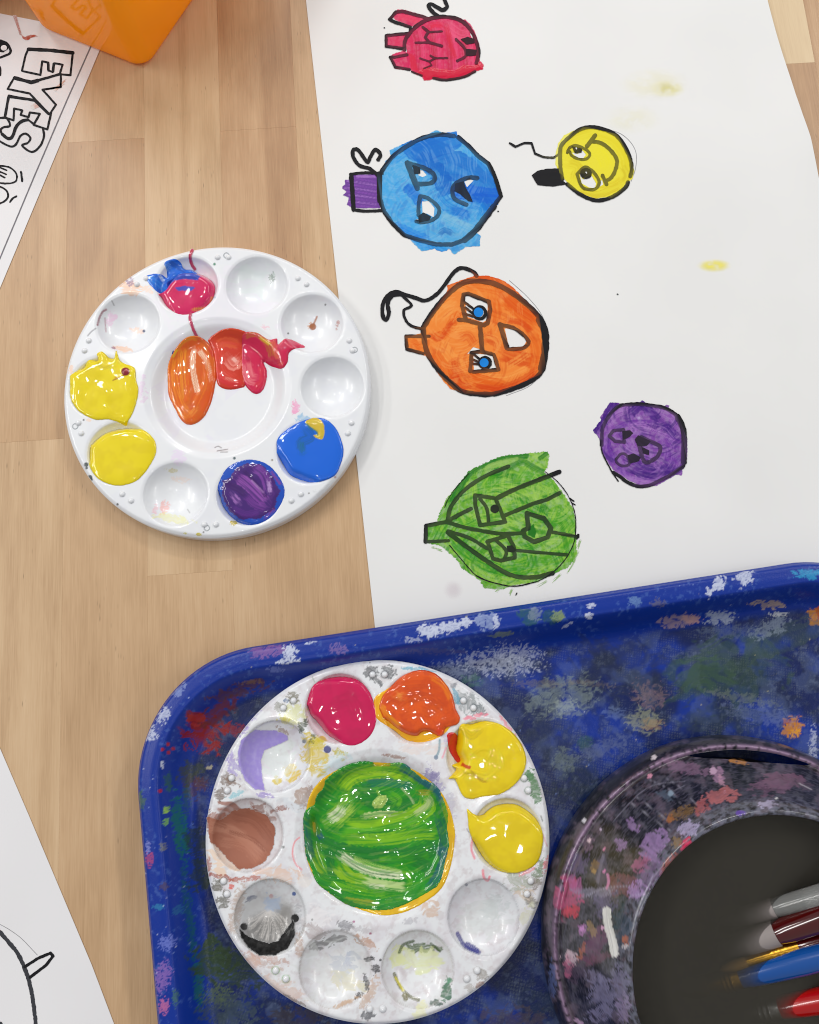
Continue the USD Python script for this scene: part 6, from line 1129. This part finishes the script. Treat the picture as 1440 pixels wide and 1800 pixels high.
for k, (c, r, col, a_, f, thr, ang) in enumerate([
        ((180, 850), (80, 120), C('#b8567c'), .98, 40, .40, .1), ((200, 800), (50, 60), C('#b46aa0'), .8, 20, .42, 0), ((180, 930), (60, 40), C('#cc4a5c'), .95, 20, .42, 0), ((600, 600), (70, 110), LV, .95, 24, .43, .55), ((540, 690), (50, 60), C('#a86a8c'), .9, 16, .44, .4), ((500, 490), (60, 26), LV, .9, 18, .43, .7), ((430, 590), (50, 34), LV, .85, 18, .43, .3),
        ((950, 340), (110, 50), C('#c07474'), .95, 22, .43, -.2), ((850, 400), (40, 50), C('#b86868'), .85, 14, .44, .6), ((920, 230), (60, 40), C('#b08aa8'), .9, 14, .45, .7), ((950, 280), (16, 50), C('#c89ab0'), .9, 12, .43, -.4), ((760, 200), (160, 40), C('#8a6c86'), .8, 12, .46, .2), ((1250, 270), (150, 60), C('#8c6478'), .85, 16, .46, 0), ((1180, 300), (120, 50), C('#7a5a70'), .8, 20, .45, 0),
        ((1030, 170), (60, 16), C('#c48a50'), .95, 14, .42, .1), ((1180, 385), (60, 26), C('#b4acc8'), .9, 10, .43, 0), ((1050, 430), (34, 18), C('#6a4ab0'), .9, 14, .42, 0), ((780, 510), (60, 50), C('#b4aace'), .9, 12, .43, -.6), ((770, 590), (44, 30), C('#d82858'), .98, 20, .40, -.7), ((740, 430), (110, 40), C('#8a6c44'), .8, 9, .47, -.3), ((720, 580), (34, 40), C('#8c744c'), .85, 12, .44, 0), ((690, 460), (20, 30), C('#b0703c'), .9, 8, .44, 0),
        ((450, 790), (90, 70), C('#7c5058'), .85, 20, .44, 0), ((340, 760), (40, 150), C('#5a5670'), .8, 20, .44, .15), ((360, 880), (70, 90), C('#6c6284'), .8, 16, .45, 0), ((520, 820), (60, 60), C('#b090c4'), .85, 10, .46, 0), ((300, 830), (150, 30), C('#8c88a0'), .8, 9, .46, 0), ((680, 690), (30, 80), C('#a0564c'), .9, 12, .44, .6), ((590, 740), (60, 120), C('#7a6488'), .8, 10, .46, .5), ((450, 1000), (60, 120), C('#3a4a5c'), .8, 16, .45, 0),
        ((300, 1090), (70, 130), C('#6a3a5c'), .85, 22, .45, .4), ((290, 1020), (24, 60), C('#9a8058'), .9, 12, .43, -.4), ((240, 1020), (24, 34), C('#b880b8'), .9, 12, .43, 0), ((180, 1165), (50, 46), C('#d4bcc8'), .98, 10, .43, .3), ((170, 1210), (30, 60), C('#b86a88'), .9, 10, .45, 0), ((240, 1130), (20, 60), C('#b06850'), .85, 10, .45, .3), ((320, 1170), (90, 24), C('#6c3c54'), .8, 16, .45, -.4), ((460, 1070), (22, 30), C('#b46a4c'), .95, 14, .41, 0), ((455, 1105), (16, 14), C('#d8d0d4'), .9, 10, .42, 0),
        ((340, 1380), (80, 140), C('#8a86a4'), .9, 16, .43, .1), ((430, 1300), (60, 120), C('#807c98'), .85, 12, .45, 0), ((300, 1260), (60, 40), C('#8c88a4'), .8, 12, .45, .3), ((450, 1420), (50, 80), C('#9a8cae'), .8, 12, .45, 0), ((200, 1240), (60, 70), C('#5a4a5c'), .7, 10, .47, 0), ((90, 1280), (24, 120), C('#5f6c9c'), .8, 9, .46, 0), ((90, 1000), (40, 200), C('#55465a'), .7, 9, .47, 0), ((220, 690), (60, 80), C('#6a5c80'), .8, 10, .46, .4), ((270, 580), (40, 50), C('#7a6478'), .8, 10, .46, 0),
        ((1330, 280), (120, 30), C('#6a5560'), .7, 9, .47, .3), ((620, 120), (160, 30), C('#4a4650'), .8, 10, .46, -.4), ((900, 70), (160, 20), C('#504c54'), .8, 9, .46, 0), ((300, 700), (24, 40), C('#8c7050'), .8, 14, .43, .4), ((480, 230), (200, 60), C('#25252b'), .8, 14, .46, -.6), ((660, 340), (60, 30), C('#5c6878'), .8, 14, .44, .2)]):
    P.scuff(z(c)[0], (z.w(r[0]), z.w(r[1])), col, a_ * 0.78, z.w(f) * 1.2, thr, ang, 1300 + k, soft=0.05)
for l, w, col, a_ in ((((365, 925), (370, 990), (395, 1080), (405, 1140)), 42, '#ecebe8', 1), (((350, 640), (330, 720), (320, 780)), 16, '#77748a', .7), (((490, 380), (560, 430), (640, 490), (690, 520)), 4, '#9a98a4', .7), (((520, 350), (600, 410), (680, 470)), 4, '#9a98a4', .7), (((580, 260), (680, 310), (740, 380)), 4, '#8c8a98', .7), (((660, 250), (750, 310), (820, 390)), 4, '#8c8a98', .7), (((400, 470), (480, 380), (560, 310), (640, 280), (760, 270)), 4, '#8c8a98', .6), (((680, 330), (760, 290)), 4, '#8c8a98', .6), (((370, 740), (375, 780), (365, 810)), 14, '#d08cb8', .9), (((1340, 280), (1400, 310)), 6, '#c8c4c8', .8), (((240, 860), (360, 810), (480, 800)), 6, '#9c98ac', .6), (((160, 740), (170, 800), (150, 880)), 7, '#5c2030', .8), (((420, 370), (470, 360), (500, 340)), 7, '#1a1a1e', .9), (((600, 740), (560, 830), (480, 850)), 5, '#b0a8c4', .6), (((210, 1480), (240, 1497)), 20, '#c8a8c8', .9)):
    P.stroke(z(*l), z.w(w), C(col), a=a_, br=0.25, seed=7)
for c, r, col in (((250, 468), 11, '#d8d4dc'), ((583, 243), 12, '#d89ab0'), ((604, 148), 13, '#e0d4d8'), ((352, 612), 7, '#d48cae'), ((276, 570), 10, '#e0c8d0'), ((333, 515), 6, '#c8b8d0'), ((352, 725), 8, '#d088b8'), ((240, 1015), 12, '#c88cc8'), ((690, 330), 14, '#8fa0b0'), ((905, 215), 18, '#c8a8c0'), ((300, 725), 13, '#a08460'), ((345, 1010), 10, '#d8a8c8'), ((1225, 355), 6, '#d8d8d8')):
    P.dot(z(c)[0], z.w(r), C(col), a=0.9)
slit = closed_curve(z((770, 141), (900, 117), (1050, 110), (1200, 126), (1320, 158), (1388, 187), (1200, 176), (1090, 172), (1000, 158), (860, 152)), 4)
V = np.column_stack([X.ravel(), Y.ravel(), Z.ravel()])
nr = len(sv); idx = np.arange(nr * NT).reshape(nr, NT); nx_ = np.roll(idx, -1, 1)
F = np.vstack([np.stack([idx[:-1].ravel(), nx_[:-1].ravel(), nx_[1:].ravel()], 1), np.stack([idx[:-1].ravel(), nx_[1:].ravel(), idx[1:].ravel()], 1)])
i = P.box(slit.min(0), slit.max(0), 4); i = i[outer[i]]
P.val[:] = 1.0; P.val[i] = -P.sdf(i, slit)
V2, F2, rgb = clip(V, F, P.val, np.clip(P.rgb, 0, 1))
put(pot, 'pot_body', V2, F2, M_POT, rgb)
WZ = 0.0500
M_WATER = MAT('murky_water', {'t': ('transparent_bsdf', {}), 'gl': ('glossy_bsdf', {'roughness': 0.02}), 'fr': ('fresnel', {'IOR': 1.33}), 'm': ('mix_closure', {}), 'v': ('principled_volume', {'color': (0.87, 0.79, 0.63), 'density': 210.0, 'anisotropy': 0.2, 'absorption_color': (0.02, 0.02, 0.02)})}, [('fr.fac', 'm.fac'), ('t.BSDF', 'm.closure1'), ('gl.BSDF', 'm.closure2')], surface='m.closure', volume='v.volume')
wp = [(0.0004, 0.0070), (0.05, 0.0070), (0.0850, 0.0078), (0.0872, 0.0122), (0.0843, 0.0240), (0.0793, 0.0360), (0.0733, WZ - 0.0012), (0.0728, WZ), (0.0700, WZ - 0.0004), (0.0004, WZ - 0.0004)]
tm = trimesh.creation.revolve(np.array([(0, 0.0070)] + wp[1:-1] + [(0, WZ - 0.0004)]), sections=120); tm.apply_translation([PCX, PCY, 0]); tm.fix_normals()
put_tm(pot, 'water', tm, M_WATER, smooth=40)

def brush(label, wpx, rpx, dia, parts, zr=0.074):
    """A brush through the water line at wpx, resting high on the far rim at rpx; parts are (name, profile of (distance along, radius)), material."""
    w = np.r_[at(*wpx, WZ), WZ]; r = np.r_[at(*rpx, zr), zr]
    u = (r - w) / np.linalg.norm(r - w)
    x = np.cross([0, 0, 1.0], u); x /= np.linalg.norm(x); y = np.cross(u, x)
    th = thing('paint_brush', label, 'paint brush', w, 'brushes standing in the water pot')
    for n, pr, m in parts:
        t = trimesh.creation.revolve(np.array([(rr * dia / 2, s) for s, rr in pr]), sections=28)
        t.vertices = w + t.vertices[:, :1] * x + t.vertices[:, 1:2] * y + t.vertices[:, 2:] * u
        t.fix_normals()
        put_tm(th, n, t, m, smooth=40)
GOLD = plain('brass', C('#c79a4a'), 0.28, metallic=1.0); STEEL = plain('tin', C('#c2c0bc'), 0.3, metallic=1.0)
HB, HR, HD = plain('blue_lacquer', C('#0a4f9a'), 0.18, coat_weight=0.6), plain('red_lacquer', C('#b01414'), 0.18, coat_weight=0.6), plain('maroon_lacquer', C('#4a0a0c'), 0.12, coat_weight=0.8)
HC = plain('clear_acrylic', (0.75, 0.76, 0.74), 0.12, transmission_weight=0.75, ior=1.45)
HAIR = plain('bristle', C('#b9935a'), 0.6); HAIRW = plain('white_bristle', C('#9a9290'), 0.6)
def hnd(a0, L=0.17): return [(a0, 0.0), (a0, 0.80), (a0 + 0.006, 0.9), (a0 + 0.03, 1.0), (a0 + 0.07, 0.8), (a0 + L - 0.004, 0.42), (a0 + L, 0.0)]
def fer(a0, L, k=0.85):
    p = [(a0 - L, 0.0), (a0 - L, k * 0.86)]
    for q in (0.55, 0.68, 0.81): p += [(a0 - L * (1 - q) - 0.0008, k), (a0 - L * (1 - q), k * 1.08), (a0 - L * (1 - q) + 0.0008, k)]
    return p + [(a0 + 0.001, k), (a0 + 0.001, 0.0)]
def hair(a0, L, k=0.8): return [(a0 - L, 0.0), (a0 - L * 0.9, k * 0.5), (a0 - L * 0.4, k), (a0 + 0.001, k * 0.95), (a0 + 0.001, 0.0)]
brush('blue handled brush with brass ferrule', (1385, 1697), (1640, 1634), 0.0115, [('handle', hnd(-0.023), HB), ('ferrule', fer(-0.023, 0.015), GOLD), ('bristles', hair(-0.038, 0.014), HAIR)])
brush('maroon handled brush with white bristles, second from the top', (1384, 1634), (1640, 1548), 0.0125, [('handle', hnd(-0.006), HD), ('bristles', hair(-0.006, 0.030, 0.95), HAIRW)], zr=0.078)
brush('clear handled brush with white bristles, topmost in the pot', (1388, 1589), (1640, 1520), 0.0098, [('handle', hnd(-0.008), HC), ('bristles', hair(-0.008, 0.028, 0.95), HAIRW)], zr=0.080)
brush('bright red handled brush with tin ferrule, lowest in the photo', (1438, 1760), (1640, 1728), 0.0115, [('handle', hnd(-0.018), HR), ('ferrule', fer(-0.018, 0.018), STEEL), ('bristles', hair(-0.036, 0.012), HAIR)], zr=0.072)
brush('brass ferruled brush half hidden between the blue and maroon ones', (1392, 1668), (1640, 1596), 0.0062, [('handle', hnd(0.002), HD), ('ferrule', fer(0.002, 0.024), GOLD), ('bristles', hair(-0.022, 0.012), HAIR)], zr=0.066)
